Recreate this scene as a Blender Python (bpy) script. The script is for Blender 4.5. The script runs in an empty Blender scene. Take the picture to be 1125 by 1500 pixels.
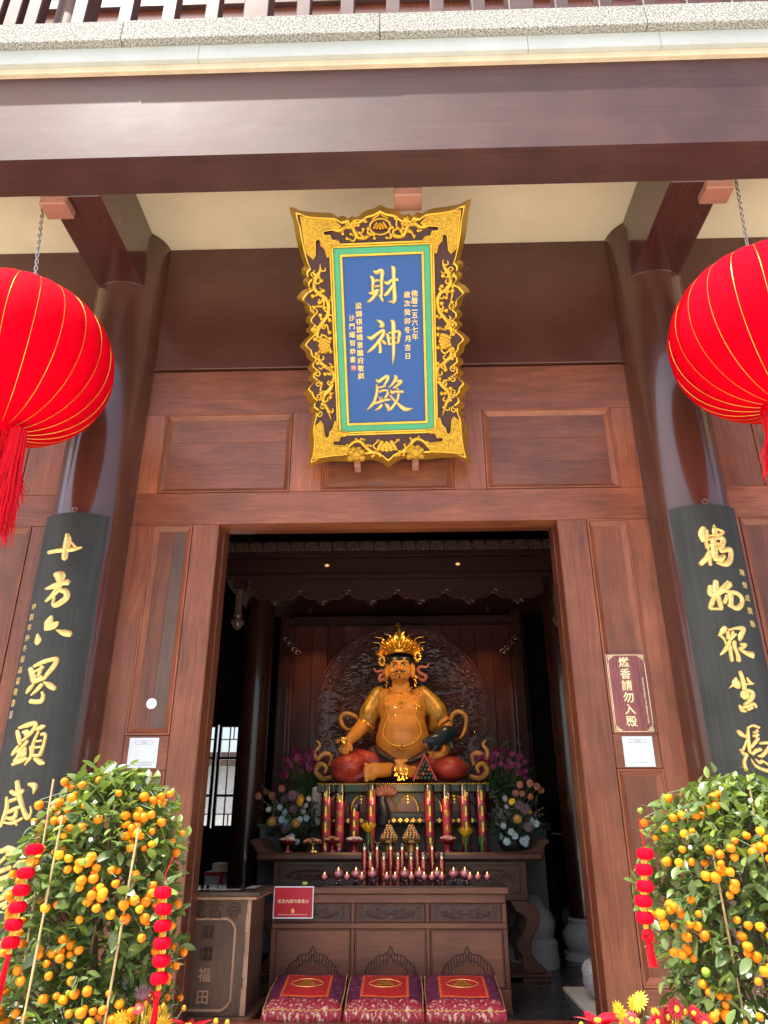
import bpy, bmesh, math, random
from math import sin, cos, pi, radians, sqrt, atan2, hypot
from mathutils import Vector, Matrix, Euler
random.seed(7)
SC = bpy.context.scene
COL = SC.collection

# ------------------------------------------------------------------ camera
cam = bpy.data.cameras.new('camera'); camo = bpy.data.objects.new('camera', cam); COL.objects.link(camo)
cam.sensor_fit = 'VERTICAL'; cam.sensor_height = 36.0; cam.lens = 25.509; cam.clip_start = .05; cam.clip_end = 900
_p, _y, _r = radians(23.424), radians(-1.598), radians(-.1056)
_f = Vector((sin(_y)*cos(_p), cos(_y)*cos(_p), sin(_p))); _rt = Vector((cos(_y), -sin(_y), 0)); _up = _rt.cross(_f)
_R = _rt*cos(_r)+_up*sin(_r); _U = -_rt*sin(_r)+_up*cos(_r)
_m = Matrix(((_R.x, _U.x, -_f.x, 0), (_R.y, _U.y, -_f.y, -5.1), (_R.z, _U.z, -_f.z, 1.2), (0, 0, 0, 1)))
camo.matrix_world = _m
SC.camera = camo
# ------------------------------------------------------------------ world, sun, exposure
W = bpy.data.worlds.new('World'); SC.world = W; W.use_nodes = True
SUN_EL, SUN_AZ = radians(67), radians(52.5)          # azimuth measured from -Y towards -X
sky = W.node_tree.nodes.new('ShaderNodeTexSky'); sky.sky_type = 'NISHITA'; sky.sun_disc = False
sky.sun_elevation = SUN_EL; sky.sun_rotation = pi + SUN_AZ; sky.air_density = 1.0; sky.dust_density = 5.0; sky.ozone_density = .4
bg = W.node_tree.nodes['Background']; bg.inputs['Strength'].default_value = .15
W.node_tree.links.new(sky.outputs[0], bg.inputs['Color'])
sl = bpy.data.lights.new('sun', 'SUN'); sl.energy = 3.0; sl.angle = radians(.6); sl.color = (1, .95, .87)
so = bpy.data.objects.new('sun', sl); COL.objects.link(so)
_d = Vector((-sin(SUN_AZ)*cos(SUN_EL), -cos(SUN_AZ)*cos(SUN_EL), sin(SUN_EL)))
so.rotation_euler = _d.to_track_quat('Z', 'Y').to_euler(); so.location = (-4, -6, 9)
SC.view_settings.view_transform = 'Standard'; SC.view_settings.look = 'None'; SC.view_settings.gamma = 1
SC.view_settings.exposure = 1.5
try: SC.view_settings.use_curve_mapping = False
except Exception: pass
SC.render.engine = 'CYCLES'
SC.cycles.max_bounces = 8; SC.cycles.diffuse_bounces = 4; SC.cycles.glossy_bounces = 4; SC.cycles.transparent_max_bounces = 16
SC.cycles.sample_clamp_indirect = 6.0
SC.cycles.use_denoising = True
XC = -0.117

# ------------------------------------------------------------------ mesh helpers
WL = {}
def wl(o): return WL.get(o.name, Vector((0, 0, 0))) if o else Vector((0, 0, 0))

def props(o, label=None, cat=None, group=None, kind=None):
    if label: o['label'] = label
    if cat: o['category'] = cat
    if group: o['group'] = group
    if kind: o['kind'] = kind
    return o

def thing(name, label, cat, loc=(0, 0, 0), group=None):
    o = bpy.data.objects.new(name, None); COL.objects.link(o); o.empty_display_size = .1
    o.location = loc; WL[o.name] = Vector(loc)
    return props(o, label, cat, group)

def link(name, me, parent=None, loc=None, **kw):
    o = bpy.data.objects.new(name, me); COL.objects.link(o)
    if parent is not None: o.parent = parent
    if loc is not None: o.location = loc
    return props(o, **kw)

class MB:
    def __init__(s): s.v = []; s.f = []; s.mi = []; s.cur = 0
    def add(s, vs, fs):
        n = len(s.v); s.v += [tuple(v) for v in vs]
        s.f += [tuple(i+n for i in f) for f in fs]; s.mi += [s.cur]*len(fs)
        return s
    def box(s, x0, x1, y0, y1, z0, z1):
        return s.add([(x0,y0,z0),(x1,y0,z0),(x1,y1,z0),(x0,y1,z0),(x0,y0,z1),(x1,y0,z1),(x1,y1,z1),(x0,y1,z1)],
                     [(0,3,2,1),(4,5,6,7),(0,1,5,4),(1,2,6,5),(2,3,7,6),(3,0,4,7)])
    def lathe(s, prof, cx, cy, z0=0, seg=24, a0=0, a1=2*pi, axis=None):
        full = abs(a1-a0-2*pi) < 1e-6; n = seg if full else seg+1; k = len(prof); vs = []
        for r, z in prof:
            for i in range(n):
                a = a0+(a1-a0)*i/seg; vs.append((cx+r*cos(a), cy+r*sin(a), z0+z))
        fs = []
        for j in range(k-1):
            for i in range(seg):
                i2 = (i+1) % n
                fs.append((j*n+i, j*n+i2, (j+1)*n+i2, (j+1)*n+i))
        if full and prof[0][0] > 1e-5: fs.append(tuple(range(n-1, -1, -1)))
        if full and prof[-1][0] > 1e-5: fs.append(tuple((k-1)*n+i for i in range(n)))
        return s.add(vs, fs)
    def tube(s, pts, rad, seg=8, closed=False, flat=None, cap=True):
        pts = [Vector(p) for p in pts]; n = len(pts)
        R = rad if isinstance(rad, (list, tuple)) else [rad]*n
        vs = []; prev = None
        for i, p in enumerate(pts):
            a = pts[(i-1) % n] if (closed or i > 0) else p; b = pts[(i+1) % n] if (closed or i < n-1) else p
            t = (b-a); t = t.normalized() if t.length > 1e-9 else Vector((0, 0, 1))
            if prev is None:
                prev = Vector((0, 0, 1)) if abs(t.z) < .9 else Vector((1, 0, 0))
                if flat: prev = Vector(flat)
            u = (prev - t*prev.dot(t)); u = u.normalized() if u.length > 1e-6 else t.orthogonal().normalized()
            prev = Vector(flat) if flat else u
            w = t.cross(u)
            for k in range(seg):
                c = 2*pi*k/seg; vs.append(p+u*(cos(c)*R[i])+w*(sin(c)*R[i]))
        fs = []
        for i in range(n if closed else n-1):
            j = (i+1) % n
            for k in range(seg):
                k2 = (k+1) % seg; fs.append((i*seg+k, i*seg+k2, j*seg+k2, j*seg+k))
        if not closed and cap:
            fs.append(tuple(range(seg-1, -1, -1))); fs.append(tuple((n-1)*seg+k for k in range(seg)))
        return s.add(vs, fs)
    def ell(s, c, r, seg=14, rings=9, M=None):
        vs = []; c = Vector(c)
        for j in range(rings+1):
            t = pi*j/rings
            for i in range(seg):
                a = 2*pi*i/seg; p = Vector((r[0]*sin(t)*cos(a), r[1]*sin(t)*sin(a), r[2]*cos(t)))
                if M is not None: p = M @ p
                vs.append(c+p)
        fs = []
        for j in range(rings):
            for i in range(seg):
                i2 = (i+1) % seg; q = (j*seg+i, (j+1)*seg+i, (j+1)*seg+i2, j*seg+i2)
                if j == 0: q = (q[0], q[1], q[2])
                elif j == rings-1: q = (q[0], q[1], q[3])
                fs.append(q)
        return s.add(vs, fs)
    def prism(s, poly, h0, h1, mp, sc1=(1, 1)):
        n = len(poly)
        vs = [mp(x, y, h0) for x, y in poly]+[mp(x*sc1[0], y*sc1[1], h1) for x, y in poly]
        fs = [tuple(range(n-1, -1, -1)), tuple(range(n, 2*n))]+[(i, (i+1) % n, n+(i+1) % n, n+i) for i in range(n)]
        return s.add(vs, fs)
    def stroke(s, pts, h, mp, base=.0015, sub=4, wk=1.0):
        P = catmull(pts, sub); n = len(P); vs = []
        for i in range(n):
            x, y, w = P[i]; w = w*.5*wk
            a = P[max(i-1, 0)]; b = P[min(i+1, n-1)]; tx, ty = b[0]-a[0], b[1]-a[1]; l = hypot(tx, ty) or 1
            nx, ny = -ty/l, tx/l
            vs += [mp(x+nx*w, y+ny*w, base), mp(x+nx*w*.55, y+ny*w*.55, h*.8), mp(x, y, h), mp(x-nx*w*.55, y-ny*w*.55, h*.8), mp(x-nx*w, y-ny*w, base)]
        fs = [(i*5+k, i*5+k+1, i*5+k+6, i*5+k+5) for i in range(n-1) for k in range(4)]
        for e, d in ((0, -1), (n-1, 1)):        # rounded-off ends
            x, y, w = P[e]; o = P[1] if e == 0 else P[n-2]; tx, ty = x-o[0], y-o[1]; l = hypot(tx, ty) or 1
            k = len(vs); vs.append(mp(x+tx/l*w*.4, y+ty/l*w*.4, base))
            fs += [(k, e*5+j, e*5+j+1) if e == 0 else (k, e*5+j+1, e*5+j) for j in range(4)]
        return s.add(vs, fs)
    def glyph(s, ch, mp, size, h0, h1, cx=0, cy=0):
        """one printed character centred on cx, cy"""
        vs, fs, (bx, by) = GL[ch]
        return s.add([mp(cx+(x-bx)*size, cy+(y-by)*size, h0 if z < 0 else h1) for x, y, z in vs], fs)
    def mesh(s, name, mats, smooth=False, sharp=.7):
        me = bpy.data.meshes.new(name); me.from_pydata(s.v, [], s.f)
        mats = mats if isinstance(mats, (list, tuple)) else [mats]
        for m in mats: me.materials.append(m)
        if len(mats) > 1: me.polygons.foreach_set('material_index', s.mi)
        if smooth:
            me.polygons.foreach_set('use_smooth', [True]*len(me.polygons))
            if sharp and sharp < 3: me.set_sharp_from_angle(angle=sharp)
        me.update()
        return me
    def build(s, name, mats, parent=None, smooth=False, bevel=0, seg=1, loc=None, sharp=.7, fixn=False, **kw):
        """vertices are world coordinates; they become local to the parent (or to loc)"""
        o0 = wl(parent)
        if parent is None and loc is not None: o0 = Vector(loc)
        elif parent is not None and loc is not None: o0 = Vector(loc)
        s.v = [(x-o0.x, y-o0.y, z-o0.z) for x, y, z in s.v]
        me = s.mesh(name, mats, smooth, sharp)
        if fixn:
            b = bmesh.new(); b.from_mesh(me); bmesh.ops.recalc_face_normals(b, faces=b.faces); b.to_mesh(me); b.free()
        o = bpy.data.objects.new(name, me); COL.objects.link(o)
        if parent is not None:
            o.parent = parent
            if loc is not None: o.location = o0-wl(parent)
        else: o.location = o0
        WL[o.name] = o0.copy()
        if bevel:
            b = o.modifiers.new('bevel', 'BEVEL'); b.width = bevel; b.segments = seg; b.limit_method = 'ANGLE'; b.angle_limit = .6
        return props(o, **kw)

def catmull(P, sub=4):
    out = []; n = len(P); d = len(P[0])
    for i in range(n-1):
        p0, p1, p2, p3 = P[max(i-1, 0)], P[i], P[i+1], P[min(i+2, n-1)]
        for k in range(sub):
            t = k/sub
            out.append(tuple(.5*((2*p1[j])+(-p0[j]+p2[j])*t+(2*p0[j]-5*p1[j]+4*p2[j]-p3[j])*t*t+(-p0[j]+3*p1[j]-3*p2[j]+p3[j])*t**3) for j in range(d)))
    out.append(tuple(P[-1])); return out

def kids(o): return [c for c in COL.objects if c.parent == o]
def copy_tree(o, kids_of, parent=None, loc=None, **kw):
    c = o.copy(); COL.objects.link(c)
    if parent is not None: c.parent = parent
    if loc is not None: c.location = loc
    for ch in kids_of.get(o.name, ()): copy_tree(ch, kids_of, c)
    return props(c, **kw)
def kid_map(root):
    d = {}
    def walk(o):
        d[o.name] = [c for c in COL.objects if c.parent == o]
        for c in d[o.name]: walk(c)
    walk(root); return d

# ------------------------------------------------------------------ written characters (made first, while the scene is small)
GL = {}
def make_glyphs(chars, offset=0.0, key=''):
    obs = []
    for ch in dict.fromkeys(chars):
        cu = bpy.data.curves.new('glyph', 'FONT'); cu.body = ch; cu.extrude = .02; cu.resolution_u = 2; cu.offset = offset
        o = bpy.data.objects.new('glyph', cu); COL.objects.link(o); obs.append((ch, o))
    dg = bpy.context.evaluated_depsgraph_get()
    for ch, o in obs:
        me = bpy.data.meshes.new_from_object(o.evaluated_get(dg))
        vs = [tuple(v.co) for v in me.vertices]; fs = [tuple(p.vertices) for p in me.polygons]
        xs = [v[0] for v in vs] or [0]; ys = [v[1] for v in vs] or [0]
        c = ((min(xs)+max(xs))/2, (min(ys)+max(ys))/2) if len(ch) > 1 else ((min(xs)+max(xs))/2, .38)
        GL[key+ch] = (vs, fs, c); bpy.data.meshes.remove(me)
    for ch, o in obs:
        cu = o.data; bpy.data.objects.remove(o); bpy.data.curves.remove(cu)
make_glyphs('佛曆二五六七年歲次癸卯冬月吉日梁錦祺雲嬌意闔府敬獻沙門耀智恭書甲辰仲翁壽森嘉陳榮成撰聯殿堂內請勿燃香火花古寺', .004)
make_glyphs('燃香請勿入殿廣種福田', .012, 'b')
make_glyphs(['Incense burning is not allowed inside', '財神殿', 'Hall of Jambhala', '財源廣進', '殿', '招', '財', '進', '寶'], .0)

# ------------------------------------------------------------------ materials
def nodes(name):
    m = bpy.data.materials.new(name); m.use_nodes = True; nt = m.node_tree
    return m, nt, nt.nodes['Principled BSDF'], nt.links
def setp(b, **k):
    for a, v in k.items():
        n = {'rough': 'Roughness', 'metal': 'Metallic', 'coat': 'Coat Weight', 'coatr': 'Coat Roughness', 'spec': 'Specular IOR Level', 'sub': 'Subsurface Weight', 'trans': 'Transmission Weight', 'sheen': 'Sheen Weight', 'ior': 'IOR'}[a]
        b.inputs[n].default_value = v
def mat(name, col, rough=.5, var=.18, scale=8, bump=0, bscale=60, metal=0, stretch=(1, 1, 1), rvar=.08, rand=0, island=0, **k):
    """a surface whose colour and gloss wander a little, with fine relief"""
    m, nt, b, L = nodes(name); N = nt.nodes
    tc = N.new('ShaderNodeTexCoord'); mp = N.new('ShaderNodeMapping'); mp.inputs['Scale'].default_value = stretch
    L.new(tc.outputs['Object'], mp.inputs[0])
    no = N.new('ShaderNodeTexNoise'); no.inputs['Scale'].default_value = scale; no.inputs['Detail'].default_value = 6; no.inputs['Roughness'].default_value = .6
    L.new(mp.outputs[0], no.inputs['Vector'])
    mx = N.new('ShaderNodeMix'); mx.data_type = 'RGBA'; mx.blend_type = 'MIX'
    c = Vector(col); mx.inputs[6].default_value = (*[max(0, x*(1-var)) for x in c], 1); mx.inputs[7].default_value = (*[min(1, x*(1+var)) for x in c], 1)
    cr = N.new('ShaderNodeMapRange'); cr.inputs[1].default_value = .3; cr.inputs[2].default_value = .7
    L.new(no.outputs[0], cr.inputs[0]); L.new(cr.outputs[0], mx.inputs[0])
    out = mx.outputs[2]
    if rand or island:
        oi = N.new('ShaderNodeObjectInfo'); ge = N.new('ShaderNodeNewGeometry')
        ad = N.new('ShaderNodeMath'); ad.operation = 'ADD'; L.new(oi.outputs['Random'], ad.inputs[0])
        if island: L.new(ge.outputs['Random Per Island'], ad.inputs[1])
        else: ad.inputs[1].default_value = 0
        fr = N.new('ShaderNodeMath'); fr.operation = 'FRACT'; L.new(ad.outputs[0], fr.inputs[0])
        hs = N.new('ShaderNodeHueSaturation'); r2 = N.new('ShaderNodeMapRange'); r2.inputs[3].default_value = 1-(rand or island); r2.inputs[4].default_value = 1+(rand or island)
        L.new(fr.outputs[0], r2.inputs[0]); L.new(r2.outputs[0], hs.inputs['Value']); L.new(out, hs.inputs['Color'])
        out = hs.outputs[0]
    L.new(out, b.inputs['Base Color'])
    rr = N.new('ShaderNodeMapRange'); rr.inputs[3].default_value = max(0, rough-rvar); rr.inputs[4].default_value = min(1, rough+rvar)
    L.new(no.outputs[0], rr.inputs[0]); L.new(rr.outputs[0], b.inputs['Roughness'])
    setp(b, metal=metal, **k)
    if bump:
        n2 = N.new('ShaderNodeTexNoise'); n2.inputs['Scale'].default_value = bscale; n2.inputs['Detail'].default_value = 4
        L.new(mp.outputs[0], n2.inputs['Vector'])
        bp = N.new('ShaderNodeBump'); bp.inputs['Strength'].default_value = bump; bp.inputs['Distance'].default_value = .01
        L.new(n2.outputs[0], bp.inputs['Height']); L.new(bp.outputs[0], b.inputs['Normal'])
    return m

def wood(name, dark, light, axis, rough=.36, coat=.0, fig=1.0, bump=.12):
    """sawn hardwood: long cathedral figure, fine pores, a different tone on every board"""
    m, nt, b, L = nodes(name); N = nt.nodes
    tc = N.new('ShaderNodeTexCoord'); oi = N.new('ShaderNodeObjectInfo')
    off = N.new('ShaderNodeVectorMath'); off.operation = 'MULTIPLY_ADD'
    L.new(oi.outputs['Random'], off.inputs[0]); off.inputs[1].default_value = (7.3, 3.1, 9.7); L.new(tc.outputs['Object'], off.inputs[2])
    s1 = [5.0, 5.0, 5.0]; s1['xyz'.index(axis)] = .55
    s2 = [130, 130, 130]; s2['xyz'.index(axis)] = 4.5
    m1 = N.new('ShaderNodeMapping'); m1.inputs['Scale'].default_value = s1; m2 = N.new('ShaderNodeMapping'); m2.inputs['Scale'].default_value = s2
    L.new(off.outputs[0], m1.inputs[0]); L.new(off.outputs[0], m2.inputs[0])
    n1 = N.new('ShaderNodeTexNoise'); n1.inputs['Scale'].default_value = 1.3; n1.inputs['Detail'].default_value = 3; n1.inputs['Distortion'].default_value = .6
    L.new(m1.outputs[0], n1.inputs['Vector'])
    wv = N.new('ShaderNodeMath'); wv.operation = 'MULTIPLY'; wv.inputs[1].default_value = 34*fig; L.new(n1.outputs[0], wv.inputs[0])
    sn = N.new('ShaderNodeMath'); sn.operation = 'SINE'; L.new(wv.outputs[0], sn.inputs[0])
    n2 = N.new('ShaderNodeTexNoise'); n2.inputs['Scale'].default_value = 1.0; n2.inputs['Detail'].default_value = 5; L.new(m2.outputs[0], n2.inputs['Vector'])
    a = N.new('ShaderNodeMath'); a.operation = 'MULTIPLY_ADD'; L.new(sn.outputs[0], a.inputs[0]); a.inputs[1].default_value = .075; L.new(n2.outputs[0], a.inputs[2])
    a2 = N.new('ShaderNodeMath'); a2.operation = 'MULTIPLY_ADD'; L.new(n1.outputs[0], a2.inputs[0]); a2.inputs[1].default_value = .55; L.new(a.outputs[0], a2.inputs[2])
    mr = N.new('ShaderNodeMapRange'); mr.inputs[1].default_value = .38; mr.inputs[2].default_value = 1.2; L.new(a2.outputs[0], mr.inputs[0])
    mx = N.new('ShaderNodeMix'); mx.data_type = 'RGBA'; mx.inputs[6].default_value = (*dark, 1); mx.inputs[7].default_value = (*light, 1); L.new(mr.outputs[0], mx.inputs[0])
    hs = N.new('ShaderNodeHueSaturation'); r2 = N.new('ShaderNodeMapRange'); r2.inputs[3].default_value = .76; r2.inputs[4].default_value = 1.24
    L.new(oi.outputs['Random'], r2.inputs[0]); L.new(r2.outputs[0], hs.inputs['Value']); L.new(mx.outputs[2], hs.inputs['Color'])
    n3 = N.new('ShaderNodeTexNoise'); n3.inputs['Scale'].default_value = 2.1; n3.inputs['Detail'].default_value = 4; n3.inputs['Roughness'].default_value = .65; L.new(off.outputs[0], n3.inputs['Vector'])
    r4 = N.new('ShaderNodeMapRange'); r4.inputs[1].default_value = .3; r4.inputs[2].default_value = .7; r4.inputs[3].default_value = .72; r4.inputs[4].default_value = 1.2; L.new(n3.outputs[0], r4.inputs[0])
    h2 = N.new('ShaderNodeHueSaturation'); L.new(r4.outputs[0], h2.inputs['Value']); L.new(hs.outputs[0], h2.inputs['Color']); hs = h2
    L.new(hs.outputs[0], b.inputs['Base Color'])
    r3 = N.new('ShaderNodeMapRange'); r3.inputs[3].default_value = rough-.07; r3.inputs[4].default_value = rough+.1; L.new(n2.outputs[0], r3.inputs[0]); L.new(r3.outputs[0], b.inputs['Roughness'])
    bp = N.new('ShaderNodeBump'); bp.inputs['Strength'].default_value = bump; bp.inputs['Distance'].default_value = .004; L.new(n2.outputs[0], bp.inputs['Height']); L.new(bp.outputs[0], b.inputs['Normal'])
    setp(b, coat=coat, coatr=.12)
    return m

def lacquer(name, col, axis='x', rough=.2, coat=.5, var=.2):
    """dark brushed lacquer: faint drag marks and slow waviness that bend its reflections"""
    m, nt, b, L = nodes(name); N = nt.nodes
    tc = N.new('ShaderNodeTexCoord'); s = [30, 30, 30]; s['xyz'.index(axis)] = .9
    mp = N.new('ShaderNodeMapping'); mp.inputs['Scale'].default_value = s; L.new(tc.outputs['Object'], mp.inputs[0])
    n1 = N.new('ShaderNodeTexNoise'); n1.inputs['Scale'].default_value = 1.6; n1.inputs['Detail'].default_value = 5; L.new(mp.outputs[0], n1.inputs['Vector'])
    n2 = N.new('ShaderNodeTexNoise'); n2.inputs['Scale'].default_value = 2.2; n2.inputs['Detail'].default_value = 3; L.new(tc.outputs['Object'], n2.inputs['Vector'])
    mx = N.new('ShaderNodeMix'); mx.data_type = 'RGBA'
    mx.inputs[6].default_value = (*[x*(1-var) for x in col], 1); mx.inputs[7].default_value = (*[x*(1+var) for x in col], 1)
    ad = N.new('ShaderNodeMath'); ad.operation = 'MULTIPLY_ADD'; L.new(n1.outputs[0], ad.inputs[0]); ad.inputs[1].default_value = .6; L.new(n2.outputs[0], ad.inputs[2])
    mr = N.new('ShaderNodeMapRange'); mr.inputs[1].default_value = .35; mr.inputs[2].default_value = 1.25; mr.interpolation_type = 'SMOOTHSTEP'; L.new(ad.outputs[0], mr.inputs[0]); L.new(mr.outputs[0], mx.inputs[0])
    L.new(mx.outputs[2], b.inputs['Base Color'])
    rr = N.new('ShaderNodeMapRange'); rr.inputs[3].default_value = max(.02, rough-.06); rr.inputs[4].default_value = rough+.12; L.new(n2.outputs[0], rr.inputs[0]); L.new(rr.outputs[0], b.inputs['Roughness'])
    b1 = N.new('ShaderNodeBump'); b1.inputs['Strength'].default_value = .06; b1.inputs['Distance'].default_value = .004; L.new(n1.outputs[0], b1.inputs['Height'])
    b2 = N.new('ShaderNodeBump'); b2.inputs['Strength'].default_value = .08; b2.inputs['Distance'].default_value = .05; L.new(n2.outputs[0], b2.inputs['Height']); L.new(b1.outputs[0], b2.inputs['Normal'])
    L.new(b2.outputs[0], b.inputs['Normal'])
    setp(b, coat=coat, coatr=.06)
    return m

WD, WLt = (.12, .031, .014), (.34, .107, .049)
wood_x = wood('hardwood rail', WD, WLt, 'x'); wood_z = wood('hardwood upright', WD, WLt, 'z')
wood_panel = wood('hardwood panel', (.098, .028, .014), (.23, .076, .036), 'x', fig=1.3)
wood_panelz = wood('hardwood narrow panel', (.1, .028, .013), (.23, .075, .034), 'z', fig=.8)
wood_grey = wood('greyed hardwood board', (.07, .036, .025), (.135, .075, .053), 'z', fig=.8)
wood_red = wood('oiled jamb edge', (.085, .022, .011), (.17, .05, .024), 'z', rough=.3)
wood_redx = wood('oiled lintel edge', (.085, .022, .011), (.17, .05, .024), 'x', rough=.3)
wood_tab = wood('carved table wood', (.07, .021, .0105), (.165, .058, .028), 'x', fig=1.2, rough=.4)
wood_tabz = wood('carved table upright', (.068, .020, .010), (.15, .052, .025), 'z', rough=.4)
wood_carve_shade = mat('shaded relief wood', (.052, .021, .013), .45, .3, 20, bump=.2, bscale=80)  # same wood made darker: shadows of the relief put into its colour
wood_groove_shade = mat('carved groove shade', (.048, .018, .011), .55, .2, 20)  # shade of the cut relief put into the colour
wood_box = wood('worn box wood', (.03, .014, .008), (.135, .07, .038), 'z', fig=.5, rough=.55, bump=.5)
wood_raw = mat('rubbed raw edge', (.34, .19, .11), .5, .3, 18, stretch=(1, 1, .2))
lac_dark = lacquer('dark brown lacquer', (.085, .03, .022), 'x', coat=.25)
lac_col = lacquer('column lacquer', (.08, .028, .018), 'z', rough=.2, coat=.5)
lac_beam = lacquer('beam lacquer', (.066, .031, .028), 'x', rough=.5, coat=.0, var=.3); lac_beam.node_tree.nodes['Principled BSDF'].inputs['Specular IOR Level'].default_value = .27
lac_beamy = lacquer('cross beam lacquer', (.062, .017, .013), 'y', rough=.22)
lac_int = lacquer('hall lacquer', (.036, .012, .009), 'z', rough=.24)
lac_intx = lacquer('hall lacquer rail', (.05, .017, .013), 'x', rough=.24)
plaster = mat('cream plaster', (.84, .74, .52), .8, .07, 1.6, bump=.08, bscale=40)
plaster_w = mat('cornice plaster', (.64, .52, .36), .8, .14, 5, bump=.1)
def marble():
    m = mat('white marble', (.47, .5, .48), .7, .08, 2, spec=.2); nt = m.node_tree; N = nt.nodes; L = nt.links; b = N['Principled BSDF']
    tc = N.new('ShaderNodeTexCoord'); n = N.new('ShaderNodeTexNoise'); n.inputs['Scale'].default_value = 2; n.inputs['Detail'].default_value = 8; n.inputs['Distortion'].default_value = 1.5
    L.new(tc.outputs['Object'], n.inputs['Vector'])
    a = N.new('ShaderNodeMath'); a.operation = 'SUBTRACT'; a.inputs[1].default_value = .5; L.new(n.outputs[0], a.inputs[0])
    c = N.new('ShaderNodeMath'); c.operation = 'ABSOLUTE'; L.new(a.outputs[0], c.inputs[0])
    r = N.new('ShaderNodeMapRange'); r.inputs[1].default_value = 0; r.inputs[2].default_value = .012; r.inputs[3].default_value = .3; r.inputs[4].default_value = 0; L.new(c.outputs[0], r.inputs[0])
    mx = N.new('ShaderNodeMix'); mx.data_type = 'RGBA'; mx.inputs[7].default_value = (.42, .4, .36, 1)
    L.new(b.inputs['Base Color'].links[0].from_socket, mx.inputs[6]); L.new(r.outputs[0], mx.inputs[0]); L.new(mx.outputs[2], b.inputs['Base Color'])
    return m
marble_w = marble()
def speckle(name, a, bcol, scale, rough=.6):
    m, nt, b, L = nodes(name); N = nt.nodes; tc = N.new('ShaderNodeTexCoord')
    n = N.new('ShaderNodeTexNoise'); n.inputs['Scale'].default_value = scale; n.inputs['Detail'].default_value = 3; n.inputs['Roughness'].default_value = .8; L.new(tc.outputs['Object'], n.inputs['Vector'])
    n2 = N.new('ShaderNodeTexNoise'); n2.inputs['Scale'].default_value = 1.4; n2.inputs['Detail'].default_value = 4; L.new(tc.outputs['Object'], n2.inputs['Vector'])
    r = N.new('ShaderNodeMapRange'); r.inputs[1].default_value = .42; r.inputs[2].default_value = .58; L.new(n.outputs[0], r.inputs[0])
    mx = N.new('ShaderNodeMix'); mx.data_type = 'RGBA'; mx.inputs[6].default_value = (*a, 1); mx.inputs[7].default_value = (*bcol, 1); L.new(r.outputs[0], mx.inputs[0])
    hs = N.new('ShaderNodeHueSaturation'); r2 = N.new('ShaderNodeMapRange'); r2.inputs[3].default_value = .85; r2.inputs[4].default_value = 1.15; L.new(n2.outputs[0], r2.inputs[0]); L.new(r2.outputs[0], hs.inputs['Value']); L.new(mx.outputs[2], hs.inputs['Color'])
    L.new(hs.outputs[0], b.inputs['Base Color']); b.inputs['Roughness'].default_value = rough; b.inputs['Specular IOR Level'].default_value = .15
    bp = N.new('ShaderNodeBump'); bp.inputs['Strength'].default_value = .15; bp.inputs['Distance'].default_value = .003; L.new(n.outputs[0], bp.inputs['Height']); L.new(bp.outputs[0], b.inputs['Normal'])
    return m
granite = speckle('grey granite', (.13, .13, .115), (.46, .46, .42), 75, .85)
granite_p = speckle('paving granite', (.45, .42, .36), (.62, .58, .5), 60, .7)
stone = speckle('carved column stone', (.32, .31, .285), (.48, .465, .43), 60, .75)
slate = mat('polished slate tile', (.035, .034, .036), .28, .3, 4, bump=.03, rand=.25)
grout = mat('floor joint', (.11, .105, .1), .8)
gold = mat('gold leaf', (.64, .375, .04), .3, .15, 10, bump=.1, bscale=120, metal=.75)
gold_pale = mat('pale gold leaf', (.88, .6, .16), .34, .15, 14, bump=.12, bscale=90, metal=.25)
gold_tex = mat('punched gold ground', (.52, .30, .03), .34, .4, 60, bump=.9, bscale=110, metal=.75)
gold_flat = mat('gold paint', (.78, .5, .13), .42, .15, 12, metal=.35)
blue = lacquer('ultramarine lacquer', (.008, .072, .27), 'x', rough=.14, coat=.06, var=.06); blue.node_tree.nodes['Principled BSDF'].inputs['Specular IOR Level'].default_value = .35
green = mat('green paint', (.0, .30, .13), .22, .1, 4, coat=.6)
lac_plq = lacquer('plum lacquer', (.045, .011, .013), 'x', rough=.3, coat=.05); lac_plq.node_tree.nodes['Principled BSDF'].inputs['Specular IOR Level'].default_value = .3
board_m = lacquer('blackened board', (.036, .038, .035), 'z', rough=.52, coat=.0, var=.45); board_m.node_tree.nodes['Principled BSDF'].inputs['Specular IOR Level'].default_value = .3
gold_board = mat('carved gold leaf', (.84, .58, .2), .32, .25, 40, bump=.25, bscale=90, metal=.55)
red_seal = mat('red seal paint', (.6, .1, .06), .5)
white_card = mat('white card', (.6, .65, .7), .4, .03)
ink = mat('grey ink', (.3, .33, .36), .5)
sign_m = wood('printed maroon sign', (.13, .03, .03), (.25, .075, .07), 'z', rough=.25, fig=.7, bump=.02)
cream_ink = mat('cream print', (.83, .72, .4), .4)
red_card = mat('red printed card', (.42, .012, .03), .3, .05)
white_pl = mat('white plastic', (.82, .8, .77), .4, .04)
lantern_red = mat('red lantern cloth', (.72, .0, .010), .9, .09, 14, bump=.25, bscale=420, spec=.04)
tassel_red = mat('red tassel thread', (.66, .002, .014), .6, .2, 60, spec=.2, island=.22)
cord_gold = mat('gold cord', (.85, .5, .08), .25, .1, metal=.75)
steel = mat('steel chain', (.55, .54, .5), .3, .15, metal=1)
copper = mat('bronze painted housing', (.36, .17, .12), .5, .1)

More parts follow.
